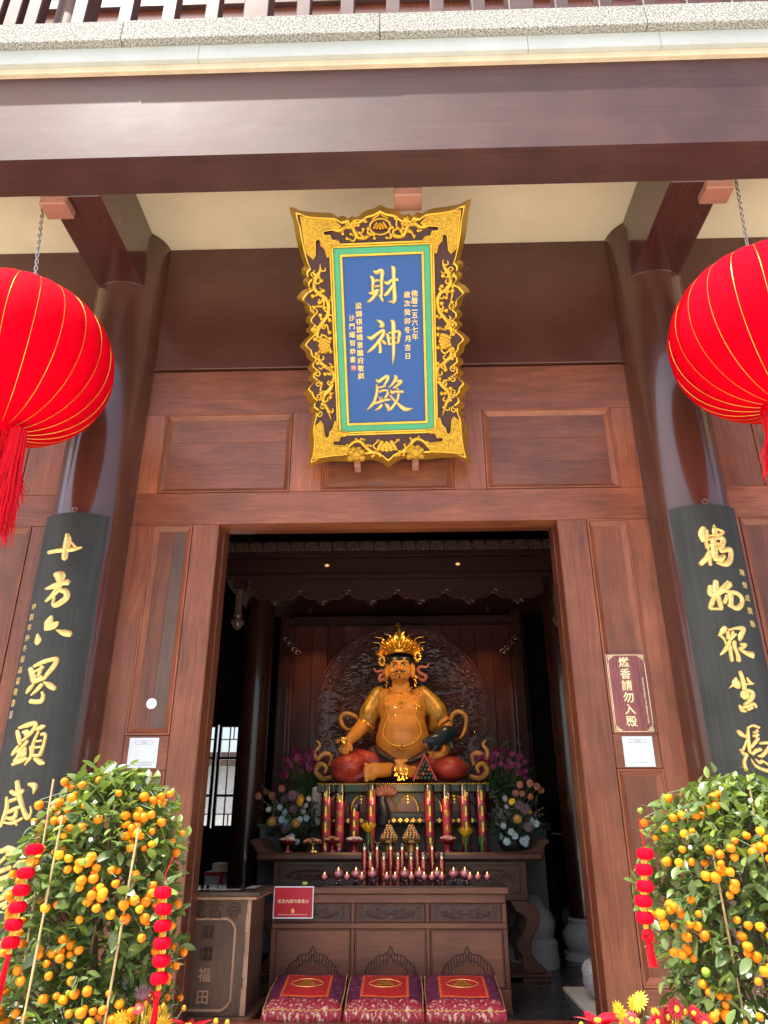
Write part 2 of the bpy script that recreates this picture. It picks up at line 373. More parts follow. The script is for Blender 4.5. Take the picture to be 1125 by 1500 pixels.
PLAQUE_CHARS={'財':[[(-.087,.461,.012),(-.07,.439,.022),(-.073,.396,.018),(-.075,.35,.018)],[(-.065,.498,.01),(-.04,.488,.024),(-.015,.502,.018),(-.001,.49,.024),(-.008,.425,.02),(-.01,.363,.018),(-.014,.317,.018)],[(-.058,.425,.012),(-.038,.432,.014),(-.018,.427,.01)],[(-.059,.388,.012),(-.023,.393,.012)],[(-.101,.347,.014),(-.077,.34,.018),(-.044,.36,.018),(-.028,.358,.01)],[(-.041,.353,.02),(-.066,.319,.02),(-.097,.29,.018),(-.118,.28,.01)],[(-.029,.327,.01),(-.014,.307,.018),(-.003,.283,.014)],[(.014,.42,.01),(.036,.408,.022),(.063,.426,.016),(.095,.433,.018),(.113,.426,.016)],[(.068,.524,.01),(.083,.51,.025),(.082,.46,.022),(.083,.383,.022),(.085,.305,.024),(.078,.276,.022),(.058,.277,.012),(.034,.28,.005)],[(.078,.395,.018),(.05,.359,.02),(.023,.331,.02),(.007,.322,.01)]],'神':[[(-.052,.15,.008),(-.02,.129,.024),(-.013,.107,.026),(-.037,.1,.008)],[(-.127,.034,.01),(-.101,.019,.024),(-.056,.047,.02),(-.018,.07,.02),(-.002,.069,.018),(-.015,.034,.022),(-.058,-.02,.02),(-.096,-.058,.02),(-.132,-.085,.008)],[(-.041,-.001,.016),(-.034,-.045,.02),(-.036,-.089,.02)],[(-.017,-.002,.016),(.007,-.026,.016)],[(.012,.047,.008),(.025,.032,.018),(.03,.001,.018),(.033,-.031,.016)],[(.03,.054,.012),(.067,.055,.014),(.099,.063,.016),(.113,.051,.02),(.106,.014,.018),(.099,-.022,.016)],[(.035,.016,.01),(.086,.018,.012)],[(.027,-.031,.012),(.105,-.018,.012)],[(.049,.142,.01),(.069,.122,.026),(.066,.031,.022),(.065,-.068,.02),(.06,-.136,.014),(.053,-.176,.003)]],'殿':[[(-.074,-.28,.008),(-.056,-.299,.02),(-.022,-.278,.018),(.007,-.263,.02),(.017,-.275,.018),(-.003,-.311,.016),(-.016,-.326,.012)],[(-.059,-.345,.012),(-.028,-.338,.012),(-.001,-.333,.01)],[(-.073,-.32,.01),(-.068,-.345,.018),(-.073,-.385,.018),(-.09,-.438,.018),(-.12,-.481,.016),(-.152,-.507,.006)],[(-.054,-.376,.012),(-.025,-.367,.014),(.012,-.366,.012)],[(-.058,-.41,.006),(-.044,-.437,.012)],[(.01,-.372,.012),(.009,-.392,.016),(-.011,-.424,.014)],[(-.035,-.411,.005),(-.032,-.436,.009)],[(-.095,-.462,.014),(-.049,-.449,.016),(-.007,-.438,.016),(.028,-.436,.012)],[(-.037,-.472,.018),(-.059,-.496,.016),(-.092,-.515,.005)],[(-.016,-.463,.006),(.004,-.482,.021),(.013,-.502,.018)],[(.061,-.258,.008),(.077,-.273,.022),(.055,-.313,.018),(.019,-.348,.008)],[(.076,-.301,.012),(.113,-.303,.022),(.087,-.33,.018),(.053,-.351,.01)],[(.07,-.35,.01),(.094,-.363,.008)],[(.035,-.365,.01),(.042,-.385,.018),(.069,-.378,.016),(.127,-.382,.018)],[(.091,-.395,.018),(.084,-.431,.016),(.053,-.479,.016),(.028,-.507,.016),(.003,-.52,.008)],[(.027,-.403,.01),(.051,-.434,.014),(.083,-.468,.016),(.123,-.504,.025),(.156,-.513,.021),(.199,-.507,.004)]]}
LEFT_CHARS={'十':[[(-.146,2.993,.023),(-.034,3.0,.027),(.039,3.007,.03),(.102,3.023,.011)],[(-.018,3.121,.023),(-.005,3.073,.042),(-.007,2.995,.038),(-.003,2.933,.034)],[(.023,3.058,.017),(.065,3.02,.013)]],'方':[[(-.055,2.821,.024),(-.013,2.804,.06),(-.009,2.762,.03)],[(-.104,2.716,.012),(-.046,2.734,.031),(.01,2.755,.029),(.054,2.763,.036)],[(-.002,2.743,.029),(-.029,2.684,.034),(-.084,2.625,.012)],[(-.003,2.706,.022),(.049,2.692,.032),(.056,2.648,.032),(.008,2.603,.032),(-.024,2.603,.022),(-.023,2.655,.015)]],'六':[[(-.016,2.52,.015),(-.033,2.473,.048),(-.045,2.42,.015)],[(-.044,2.431,.022),(.007,2.455,.039),(.037,2.476,.014)],[(.029,2.423,.007),(.082,2.407,.034),(.129,2.399,.03)],[(-.097,2.398,.012),(-.091,2.356,.043),(-.086,2.331,.027)]],'界':[[(-.109,2.168,.029),(-.084,2.128,.036),(-.063,2.087,.033),(-.05,2.063,.013)],[(-.08,2.179,.017),(-.028,2.203,.024),(.031,2.223,.023),(.068,2.224,.025),(.054,2.177,.027),(.023,2.126,.023),(.009,2.09,.015)],[(-.024,2.182,.016),(-.028,2.146,.021),(-.037,2.111,.016)],[(-.061,2.145,.014),(-.007,2.174,.016)],[(-.052,2.076,.021),(-.004,2.105,.031)],[(-.055,2.061,.016),(-.083,2.032,.025),(-.098,2.003,.011)],[(.009,2.075,.008),(.05,2.055,.03),(.09,2.031,.024)],[(.001,2.062,.02),(-.025,2.025,.021),(-.059,1.989,.008)],[(.009,2.01,.015),(.023,1.985,.022),(.01,1.95,.025),(-.06,1.952,.024)]],'顯':[[(-.116,1.769,.02),(-.097,1.73,.027),(-.071,1.682,.018)],[(-.104,1.785,.014),(-.044,1.803,.026),(.005,1.814,.02),(.009,1.795,.022),(-.013,1.752,.02),(-.061,1.703,.013)],[(-.068,1.758,.016),(-.042,1.755,.03),(-.044,1.736,.025)],[(-.083,1.673,.018),(-.11,1.636,.022),(-.118,1.617,.011)],[(-.024,1.705,.017),(-.049,1.672,.02),(-.08,1.635,.016)],[(-.031,1.662,.017),(-.036,1.634,.02),(-.074,1.612,.013)],[(.021,1.771,.019),(.049,1.79,.024),(.072,1.793,.009)],[(.035,1.761,.014),(.017,1.7,.019),(.017,1.648,.021),(.019,1.611,.019)],[(.052,1.743,.017),(.08,1.743,.019),(.081,1.686,.019),(.073,1.625,.021)],[(.032,1.7,.014),(.064,1.705,.012)],[(.031,1.662,.014),(.066,1.667,.014)],[(-.103,1.562,.016),(-.049,1.585,.026),(-.006,1.598,.014)],[(-.061,1.657,.023),(-.071,1.609,.026),(-.094,1.582,.016)],[(-.037,1.656,.018),(-.026,1.622,.018),(-.046,1.605,.013)],[(.002,1.67,.018),(.016,1.615,.02),(-.013,1.557,.011)],[(.079,1.67,.017),(.068,1.615,.024)],[(.037,1.598,.017),(.082,1.574,.027),(.106,1.568,.01)],[(.023,1.615,.017),(.068,1.615,.017)]],'威':[[(-.046,1.463,.025),(-.02,1.393,.028),(.022,1.308,.023),(.06,1.25,.023),(.077,1.283,.013),(.067,1.318,.013)],[(-.077,1.404,.019),(-.03,1.387,.025),(.006,1.41,.021)],[(-.099,1.371,.015),(-.083,1.309,.026),(-.093,1.244,.026),(-.103,1.199,.011)],[(.03,1.446,.014),(.07,1.433,.03),(.071,1.387,.007)],[(-.069,1.283,.018),(-.027,1.302,.021),(.017,1.318,.013)],[(-.068,1.348,.018),(-.024,1.361,.017)],[(-.011,1.295,.017),(-.023,1.25,.024),(-.069,1.251,.014)],[(-.079,1.225,.011),(-.024,1.222,.017),(.033,1.25,.013)],[(-.025,1.257,.017),(.007,1.209,.013)]],'靈':[[(-.14,1.054,.016),(-.058,1.07,.024),(-.023,1.08,.027),(.018,1.064,.029),(-.024,1.049,.02)],[(.032,.981,.013),(.066,1.005,.031),(.098,1.039,.022)],[(-.077,.984,.014),(-.028,1.036,.019)],[(-.091,.944,.018),(-.034,.963,.023),(.018,.981,.019)],[(-.08,.902,.017),(-.024,.92,.023),(.033,.938,.025)],[(-.011,.89,.019),(-.017,.854,.019)],[(-.049,.806,.02),(-.003,.818,.022),(.043,.854,.022)],[(-.047,.765,.016),(-.007,.777,.022),(.054,.8,.021),(.016,.759,.012)]]}
RIGHT_CHARS={'萬':[[(-.047,3.114,.026),(-.06,3.069,.046),(-.051,3.013,.042)],[(-.029,3.089,.02),(-.038,3.019,.026)],[(.024,3.13,.008),(.026,3.088,.031),(.018,3.045,.024)],[(.029,3.102,.014),(.087,3.077,.019),(.029,3.049,.017)],[(-.02,3.049,.013),(.019,3.052,.014)],[(-.048,2.998,.023),(-.045,2.957,.026)],[(-.025,3.018,.02),(.036,3.035,.024),(.076,3.027,.029),(.061,2.984,.032),(.027,2.952,.024)],[(.003,3.017,.03),(-.003,2.948,.036),(-.011,2.886,.033)],[(-.045,2.977,.018),(.034,2.99,.017)],[(-.039,2.942,.019),(-.059,2.895,.029),(-.112,2.846,.025)],[(-.046,2.901,.026),(-.048,2.833,.019)],[(.037,2.934,.024),(.105,2.953,.03),(.12,2.934,.031),(.094,2.869,.033),(.053,2.843,.031),(-.008,2.849,.013)],[(-.017,2.886,.033),(.026,2.879,.037),(.058,2.901,.021)]],'物':[[(-.034,2.722,.028),(-.045,2.659,.034),(-.057,2.62,.031)],[(-.073,2.687,.028),(-.083,2.642,.031),(-.057,2.62,.031)],[(.059,2.705,.038),(-.002,2.658,.035),(-.059,2.614,.025),(-.092,2.558,.027),(-.105,2.53,.018)],[(-.105,2.53,.015),(-.026,2.525,.016)],[(-.038,2.613,.025),(-.031,2.534,.025)],[(.009,2.651,.016),(.034,2.645,.023),(.101,2.635,.025),(.131,2.598,.026),(.113,2.557,.029),(.071,2.532,.027),(.016,2.553,.016)],[(.022,2.618,.02),(-.004,2.566,.022)],[(.051,2.632,.03),(.038,2.553,.026)]],'眾':[[(-.029,2.402,.024),(-.052,2.376,.028),(-.084,2.344,.007)],[(-.07,2.348,.016),(-.052,2.322,.016),(-.047,2.289,.012)],[(-.014,2.382,.014),(.036,2.394,.017),(.084,2.396,.026),(.091,2.382,.024),(.061,2.341,.028),(.047,2.312,.017)],[(-.021,2.37,.021),(-.021,2.321,.024)],[(.012,2.37,.017),(-.0,2.331,.019)],[(.029,2.355,.015),(-.018,2.312,.014)],[(-.019,2.307,.019),(-.055,2.255,.023),(-.093,2.219,.009)],[(-.022,2.278,.016),(-.027,2.226,.021),(-.029,2.176,.018)],[(.009,2.307,.024),(.006,2.263,.021),(.016,2.22,.021),(.015,2.178,.026)],[(.045,2.288,.015),(.081,2.286,.021),(.06,2.267,.02),(.029,2.259,.015)],[(.029,2.259,.012),(.074,2.231,.023),(.127,2.22,.036)]],'生':[[(.009,2.112,.019),(.015,2.07,.023),(.018,2.029,.026),(.013,1.992,.021)],[(-.026,2.071,.014),(-.029,2.034,.041),(-.016,2.006,.018)],[(-.081,2.001,.004),(-.048,2.025,.013),(-.009,2.02,.014)],[(.044,2.071,.01),(.058,2.043,.019),(.081,2.032,.007)],[(.016,2.029,.014),(.076,2.032,.01)],[(.002,1.983,.023),(.006,1.956,.037),(.029,1.974,.033)],[(.023,1.992,.019),(.064,1.979,.022),(.057,1.947,.024),(.017,1.915,.018),(-.009,1.902,.013)],[(-.036,1.898,.015),(-.024,1.87,.022),(-.004,1.859,.011)],[(-.017,1.884,.018),(.021,1.893,.018),(.058,1.906,.019),(.068,1.884,.014)],[(.007,1.87,.018),(.043,1.884,.014)]],'憑':[[(-.076,1.744,.015),(-.057,1.724,.024),(-.031,1.7,.011)],[(-.03,1.693,.009),(-.048,1.659,.013),(-.067,1.625,.015)],[(-.082,1.634,.008),(-.066,1.608,.019),(-.046,1.603,.013)],[(-.046,1.603,.015),(-.071,1.557,.019),(-.067,1.51,.019)],[(-.01,1.763,.013),(-.022,1.693,.02),(-.027,1.624,.017),(-.023,1.607,.009)],[(-.016,1.758,.009),(.023,1.774,.014),(.061,1.761,.016)],[(.015,1.732,.013),(.05,1.741,.009)],[(.01,1.71,.013),(.047,1.719,.016)],[(.042,1.75,.011),(.028,1.684,.013)],[(-.017,1.641,.015),(.028,1.684,.018),(.045,1.697,.009)],[(-.016,1.603,.017),(.015,1.624,.02),(.045,1.633,.018)],[(.043,1.667,.014),(.103,1.672,.017),(.113,1.66,.017),(.083,1.625,.019),(.041,1.594,.018),(.014,1.594,.009)],[(-.029,1.577,.005),(-.007,1.535,.015),(.046,1.51,.018),(.091,1.51,.019)],[(-.004,1.575,.009),(.019,1.556,.018),(.039,1.564,.018)],[(.039,1.564,.011),(.073,1.543,.014)]],'靈':[[(-.093,1.349,.008),(-.06,1.353,.016),(-.039,1.332,.016),(-.025,1.32,.008)],[(.0,1.381,.008),(.01,1.344,.025),(.018,1.304,.017)],[(-.078,1.32,.01),(-.049,1.304,.012)]]}
# ================================================================== ground, floors, ceiling
MB().box(-60, 60, -60, -2.75, -.75, -.45).build('courtyard_ground', granite_p, kind='structure')
pf = MB().box(-7, 7, -2.75, .0, -.45, -.012).build('porch_floor', granite_p, kind='structure')
MB().box(-7, 7, -2.95, -2.752, -.45, -.17).build('step', granite_p, kind='structure')
hf = MB().box(-4.4, 4.2, .0, 6.2, -.3, -.012).build('hall_floor', grout, kind='structure')
tile = MB().box(-.297, .297, -.297, .297, -.01, 0).mesh('tile', slate)
for i in range(-7, 7):
    for j in range(10):
        link('tile', tile, hf, (XC+.3+i*.6, .34+j*.6, -.0005*((i*7+j*3) % 3)))
MB().box(-7, 7, -1.2, .06, 6.04, 6.16).build('porch_ceiling', plaster, kind='structure')

# ================================================================== timber front wall
def moulding(wall, x0, x1, z0, z1, m, w=.048, d=.03, y=0.0):
    """mitred frame: a bead at the outer edge, then a slope down to the panel; each side is its own piece"""
    prof = [(0, .002), (0, -.006), (.010, -.006), (.014, .004), (w*.8, d*.75), (w, d), (w, d+.02)]
    c = [(x0, z0, 1, 1), (x1, z0, -1, 1), (x1, z1, -1, -1), (x0, z1, 1, -1)]
    for k in range(4):
        a, b = c[k], c[(k+1) % 4]
        mb = MB(); vs = []
        for p in (a, b):
            for o, dy in prof: vs.append((p[0]+p[2]*o, y+dy, p[1]+p[3]*o))
        n = len(prof); mb.add(vs, [(i, n+i, n+i+1, i+1) for i in range(n-1)])
        mb.build('moulding', m[0] if k % 2 == 0 else m[1], wall)

def raised(wall, x0, x1, z0, z1, mp, w=.048, boards=None, y=0.0):
    moulding(wall, x0, x1, z0, z1, (wood_x, wood_z), w, y=y)
    a, b, c, d = x0+w-.002, x1-w+.002, z0+w-.002, z1-w+.002
    if boards:
        xm = boards[0]
        MB().add([(a,.031,c),(xm-.012,.031,c),(xm+.012,.031,d),(a,.031,d),(a,.05,c),(xm-.012,.05,c),(xm+.012,.05,d),(a,.05,d)], [(0,1,2,3),(4,7,6,5),(1,5,6,2),(0,3,7,4),(0,4,5,1),(3,2,6,7)]).build('panel', boards[1], wall, label='reddish left board of the narrow panel')
        MB().add([(xm-.011,.033,c),(b,.033,c),(b,.033,d),(xm+.013,.033,d),(xm-.011,.05,c),(b,.05,c),(b,.05,d),(xm+.013,.05,d)], [(0,1,2,3),(4,7,6,5),(1,5,6,2),(0,3,7,4),(0,4,5,1),(3,2,6,7)]).build('panel', boards[2], wall, label='dark greyish right board of the narrow panel')
    elif mp is wood_panel:
        h = (d-c)/3                                  # three planks edge to edge
        for k in range(3): MB().box(a, b, y+d_panel+(.0, .0012, .0005)[k], y+d_panel+.02, c+h*k+.0007, c+h*(k+1)-.0007).build('plank', mp, wall, bevel=.001)
    else: MB().box(a, b, y+d_panel, y+d_panel+.02, c, d).build('panel', mp, wall)
d_panel = .03

fw = thing('timber_wall', 'reddish brown panelled timber front wall around the open doorway', 'wall', (XC, 0, 0))
BV = .004
def bx(name, m, p, x0, x1, y0, y1, z0, z1, bevel=BV, **k): return MB().box(x0, x1, y0, y1, z0, z1).build(name, m, p, bevel=bevel, **k)
XL, XR = -2.086, 1.852
bx('upper_board', lac_dark, fw, XL, XR, -.022, .08, 4.735, 6.038, label='dark lacquered board above the panelling')
bx('top_rail', wood_x, fw, XL, XR, 0, .1, 4.307, 4.722)
bx('lintel', wood_x, fw, XL, XR, 0, .15, 3.329, 3.593)
bx('lintel_trim', wood_redx, fw, -1.409, 1.171, .152, .30, 3.36, 3.6)
sx = [(XL, -1.922), (-.883, -.632), (.402, .657), (1.682, XR)]
for a, b in sx: bx('stile', wood_z, fw, a, b, 0, .1, 3.595, 4.305)
for a, b in ((-1.92, -.885), (-.63, .40), (.659, 1.68)): raised(fw, a, b, 3.595, 4.305, wood_panel)
# beside the doorway
bx('stile', wood_z, fw, XL, -1.917, 0, .1, 0, 3.327); bx('stile', wood_z, fw, 1.692, XR, 0, .1, 0, 3.327)
bx('jamb', wood_z, fw, -1.607, -1.410, 0, .15, 0, 3.327); bx('jamb', wood_z, fw, 1.172, 1.388, 0, .15, 0, 3.327)
for s, (a, b) in ((-1, (-1.915, -1.609)), (1, (1.390, 1.690))):
    raised(fw, a, b, 1.774, 3.327, wood_panelz, boards=(-1.757, wood_panelz, wood_grey) if s < 0 else None)
    bx('mid_rail', wood_x, fw, a, b, 0, .1, 1.546, 1.772)
    raised(fw, a, b, .32, 1.544, wood_panelz)
    bx('bottom_rail', wood_x, fw, a, b, 0, .1, 0, .318)
# door frame set back in the opening, and the thin rubbed arris of the jamb
bx('jamb_edge', wood_red, fw, -1.412, -1.4055, .004, .149, 0, 3.327, 0); bx('jamb_edge', wood_red, fw, 1.1675, 1.174, .004, .149, 0, 3.327, 0)
bx('door_frame', wood_red, fw, -1.52, -1.395, .152, .30, 0, 3.355); bx('door_frame', wood_red, fw, 1.16, 1.29, .152, .30, 0, 3.355)
bx('threshold', wood_redx, fw, -1.39, 1.155, .16, .28, 0, .10)

def side_bay(s, label):
    """the panelled wall beyond a column; s = -1 left, 1 right"""
    w = thing('timber_wall', label, 'wall', (XC+s*4.2, 0, 0))
    X = lambda d: XC+s*(2.57+d)
    def sp(name, m, d0, d1, z0, z1, y1=.1, **k):
        a, b = sorted((X(d0), X(d1))); bx(name, m, w, a, b, 0, y1, z0, z1, **k)
    a, b = sorted((X(-.05), X(4.0)))
    bx('upper_board', lac_dark, w, a, b, -.022, .08, 4.735, 6.038)
    bx('top_rail', wood_x, w, a, b, 0, .1, 4.307, 4.722); bx('lintel', wood_x, w, a, b, 0, .15, 3.329, 3.593)
    sp('stile', wood_z, -.05, .326, 3.595, 4.305); sp('stile', wood_z, 1.64, 1.86, 3.595, 4.305); sp('stile', wood_z, 3.1, 4.0, 3.595, 4.305)
    for d0, d1 in ((.328, 1.638), (1.862, 3.098)):
        p, q = sorted((X(d0), X(d1))); raised(w, p, q, 3.595, 4.305, wood_panel)
    if s < 0: ds = [(-.05, .17), (.66, .86), (1.5, 1.72)]
    else: ds = [(-.05, .075), (.375, .56), (1.3, 1.5)]
    for d0, d1 in ds: sp('stile', wood_z, d0, d1, 0, 3.327)
    for k in range(len(ds)-1):
        p, q = sorted((X(ds[k][1]+.002), X(ds[k+1][0]-.002)))
        raised(w, p, q, 1.774 if s > 0 else 1.2, 3.327, wood_panelz); bx('mid_rail', wood_x, w, p, q, 0, .1, 1.546 if s > 0 else .97, 1.772 if s > 0 else 1.198)
        raised(w, p, q, .32, 1.544 if s > 0 else .968, wood_panelz); bx('bottom_rail', wood_x, w, p, q, 0, .1, 0, .318)
    sp('stile', wood_z, ds[-1][1]+.002, 4.0, 0, 3.327)
side_bay(-1, 'panelled timber wall at the left edge, beyond the left column')
side_bay(1, 'panelled timber wall at the right edge, beyond the right column')

# ================================================================== columns and beams
for cx, side in ((-2.382, 'left'), (2.148, 'right')):
    t = thing('column', f'tall round dark lacquered column on the {side} of the doorway', 'column', (cx, 0, 0), 'columns of the porch')
    MB().lathe([(.3, .3), (.3, 6.036)], cx, 0, 0, 72).build('shaft', lac_col, t, smooth=True)
    MB().lathe([(.36, 0), (.44, .06), (.46, .14), (.42, .22), (.33, .27), (.32, .298)], cx, 0, 0, 40).build('stone_base', stone, t, smooth=True)
    b = thing('cross_beam', f'short dark cross beam running back to the top of the {side} column', 'beam', (cx, -.6, 5.44), 'cross beams under the porch ceiling')
    bx('timber', lac_beamy, b, cx-.195, cx+.195, -1.205, -.04, 5.443, 6.036, .006)
    pts = []
    for k in range(-12, 13):
        x = cx+.195*k/12; pts.append((x, -sqrt(.3035**2-(x-cx)**2), 5.441))
    MB().tube(pts, .006, 6).build('coping_bead', lac_col, b, smooth=True)
fb = thing('front_beam', 'huge brown lacquered beam spanning the whole porch front', 'beam', (XC, -1.37, 5.44))
MB().box(-7, 7, -1.529, -1.207, 5.443, 6.33).build('timber', lac_beam, fb, bevel=.006)
bx('edge_lip', lac_beam, fb, -7, 7, -1.535, -1.5, 5.436, 5.448, 0)

# ================================================================== balcony above
bc = thing('balcony', 'balcony edge of granite and white marble with dark balusters above the beam', 'balcony', (XC, -1.5, 6.3))
bx('plaster_band', plaster_w, bc, -7, 7, -1.566, -1.25, 6.276, 6.335, .004)
for a, b in ((-7, -4.5), (-4.5, -1.45), (-1.45, .95), (.95, 1.9), (1.9, 4.6), (4.6, 7)):
    bx('marble_slab', marble_w, bc, a+.001, b-.001, -1.603, -1.25, 6.3355, 6.484, .003)
xs = [-7, -4.0, -2.02, -.12, 1.81, 3.8, 7]
for i, (a, b) in enumerate(zip(xs, xs[1:])):
    bx('granite_block', granite, bc, a+.0025, b-.0025, -1.662+.003*(i % 2), -1.1, 6.4865, 6.70, .005)
for x in (-3.4, -3.09, -2.94, -2.785, -2.42, -2.06, -1.726, -1.396, -.70, -.367, -.021, .31, .62, 1.24, 1.565, 1.89, 2.21, 2.54, 2.86, 3.2):
    bx('baluster', lac_beam, bc, x-.052, x+.052, -1.60, -1.5, 6.701, 7.5, .006)
for x in (-1.05, .93): bx('newel_post', lac_beam, bc, x-.095, x+.095, -1.635, -1.46, 6.701, 7.75, .008)
MB().lathe([(.15, 6.701), (.15, 9.2)], -2.6, -1.35, 0, 28).build('column_shaft', lac_beam, bc, smooth=True)
bx('top_rail', lac_beam, bc, -7, 7, -1.61, -1.49, 7.5, 7.62, .01)
uw = thing('upper_wall', 'dark red timber wall of the upper storey behind the balcony balusters', 'wall', (XC, .3, 6.2))
bx('wall_board', wood_red, uw, -7, 7, .28, .4, 6.16, 13)
for z in (7.6, 8.6, 9.5, 9.95, 10.4, 11.2): bx('rail', lac_beam, uw, -7, 7, .22, .279, z, z+.16, .006)
bx('upper_floor', granite_p, uw, -7, 7, -1.099, .22, 6.5, 6.69, 0)

# lamp housings under the beam
for x, w in ((-2.53, 'left'), (.067, 'middle'), (2.30, 'right')):
    t = thing('floodlight', f'small bronze box floodlight under the beam, the {w} one of three', 'floodlight', (x, -1.14, 5.44), 'box floodlights under the beam')
    z1 = 5.452
    bx('housing', copper, t, x-.10, x+.10, -1.204, -1.05, z1-.075, z1+.03, .006)
    bx('visor', copper, t, x-.092, x+.092, -1.212, -1.2045, z1-.07, z1-.012, .001); bx('bracket', steel, t, x-.02, x+.02, -1.049, -1.035, z1-.05, 6.036, 0)
# ================================================================== name plaque over the door
PO = Vector((-.1169, -.652, 4.5195)); PX = Vector((.9998, -.0095, .0146)); PY = Vector((-.0174, -.5446, .8385)); PN = Vector((0, -.8387, -.5446))
def pm(x, y, h): return PO+PX*x+PY*y+PN*h
pq = thing('name_plaque', 'blue name plaque with gold characters in an ornate gilded scalloped frame', 'plaque', (XC, -.05, 3.7))
SIDE = [(.668,.99),(.645,.89),(.633,.786),(.614,.689),(.59,.6),(.578,.568),(.602,.548),(.6,.51),(.568,.491),(.592,.468),(.595,.441),(.57,.408),(.606,.39),(.624,.372),(.65,.338),(.618,.31),(.594,.285),(.588,.244),(.56,.215),(.587,.191),(.588,.16),(.56,.136),(.586,.112),(.588,.09),(.562,.068),(.606,.03),(.646,-.016),(.606,-.055),(.596,-.1),(.562,-.132),(.588,-.157),(.591,-.19),(.562,-.213),(.588,-.241),(.59,-.273),(.565,-.292),(.608,-.327),(.641,-.363),(.611,-.393),(.6,-.43),(.574,-.455),(.595,-.478),(.597,-.511),(.566,-.534),(.588,-.558),(.584,-.585),(.606,-.643),(.615,-.72),(.612,-.815),(.624,-.89),(.648,-.957)]
TOP = [(0,.978),(.05,.952),(.11,.94),(.154,.91),(.18,.898),(.21,.908),(.237,.888),(.262,.91),(.29,.912),(.312,.905),(.365,.935),(.493,.945),(.592,.962)]
BOT = [(0,-.962),(.04,-.928),(.085,-.905),(.136,-.893),(.2,-.9),(.3,-.905),(.436,-.896),(.542,-.912)]
half = TOP+SIDE+BOT[::-1]                       # right half, clockwise from the top point
ring = half+[(-x, y) for x, y in half[-2:0:-1]]
ring = [(x-.003, y) for x, y in catmull(ring+[ring[0]], 2)[:-1]]
inner = [(x*.915, y*.935) for x, y in ring]
def ring_mesh(a, ha, b, hb):
    n = len(a); return [pm(x, y, ha) for x, y in a]+[pm(x, y, hb) for x, y in b], [(i, (i+1) % n, n+(i+1) % n, n+i) for i in range(n)]
mb = MB(); n = len(ring)
mb.add(*ring_mesh(ring, -.085, inner, .018))
i2 = [(x*.982, y*.986) for x, y in inner]
mb.add(*ring_mesh(inner, .018, i2, .016)); i3 = [(x*.976, y*.98) for x, y in inner]; mb.add(*ring_mesh(i2, .016, i3, -.004))
mb.add([pm(x, y, -.085) for x, y in ring], [tuple(range(n-1, -1, -1))])
mb.build('rim', gold, pq, smooth=True, sharp=.45)
mb = MB(); mb.add([pm(x, y, 0) for x, y in i3], [tuple(range(n))]); mb.build('ground', lac_plq, pq)
def rect_ring(mb, w0, h0, w1, h1, z0, z1):
    o = [(-w0, -h0), (w0, -h0), (w0, h0), (-w0, h0)]; i = [(-w1, -h1), (w1, -h1), (w1, h1), (-w1, h1)]
    prof = [(o, .001), (o, z0), ([(x*.994, y*.997) for x, y in o], z1), ([(x*1.006, y*1.003) for x, y in i], z1), (i, z0), (i, .001)]
    for (a, ha), (b, hb) in zip(prof, prof[1:]): mb.add(*ring_mesh(a, ha, b, hb))
mb = MB(); rect_ring(mb, .382, .695, .368, .68, .026, .034); rect_ring(mb, .3675, .6795, .352, .666, .018, .025); mb.build('inner_frame', gold, pq)
mb = MB(); rect_ring(mb, .3515, .6655, .306, .62, .0075, .0078); mb.build('green_border', green, pq)
mb = MB(); rect_ring(mb, .3055, .6195, .288, .602, .018, .024); mb.build('inner_frame', gold, pq)
MB().add([pm(-.29, -.604, .006), pm(.29, -.604, .006), pm(.29, .604, .006), pm(-.29, .604, .006)], [(0, 1, 2, 3)]).build('panel', blue, pq)
# corner plates, each folded along its diagonal
CR = [(-.596,.918),(-.512,.905),(-.427,.896),(-.356,.895),(-.329,.87),(-.3,.842),(-.324,.824),(-.367,.819),(-.424,.812),(-.434,.792),(-.422,.778),(-.383,.778),(-.369,.743),(-.328,.742),(-.3,.714),(-.384,.699),(-.389,.623),(-.408,.62),(-.423,.678),(-.451,.707),(-.459,.748),(-.477,.756),(-.495,.742),(-.504,.641),(-.519,.618),(-.553,.649),(-.572,.671),(-.58,.806)]
for sx_, sy_ in ((1, 1), (-1, 1), (1, -1), (-1, -1)):
    P = [(sx_*(-x)*.968, sy_*y*(.968 if sy_ > 0 else .94)) for x, y in CR]
    if sx_*sy_ < 0: pass
    def hh(x, y):
        d = abs((abs(x)-.388)*.88-(abs(y)-.70)*.8)
        return .012+.030*max(0, 1-d*5.5)
    mb = MB(); nn = len(P)
    top = P[:16]; side = [P[0]]+P[15:]
    for poly in (top, side):
        k = len(poly); mb.add([pm(x, y, .002) for x, y in poly]+[pm(x, y, hh(x, y)) for x, y in poly], [tuple(range(k, 2*k))]+[(i, (i+1) % k, k+(i+1) % k, k+i) for i in range(k)])
    mb.build('corner_plate', gold_tex, pq, fixn=True)
    mb = MB(); mb.tube([pm(x, y, hh(x, y)) for x, y in P], .0058, 6, closed=True); mb.build('plate_edge', gold, pq, smooth=True)
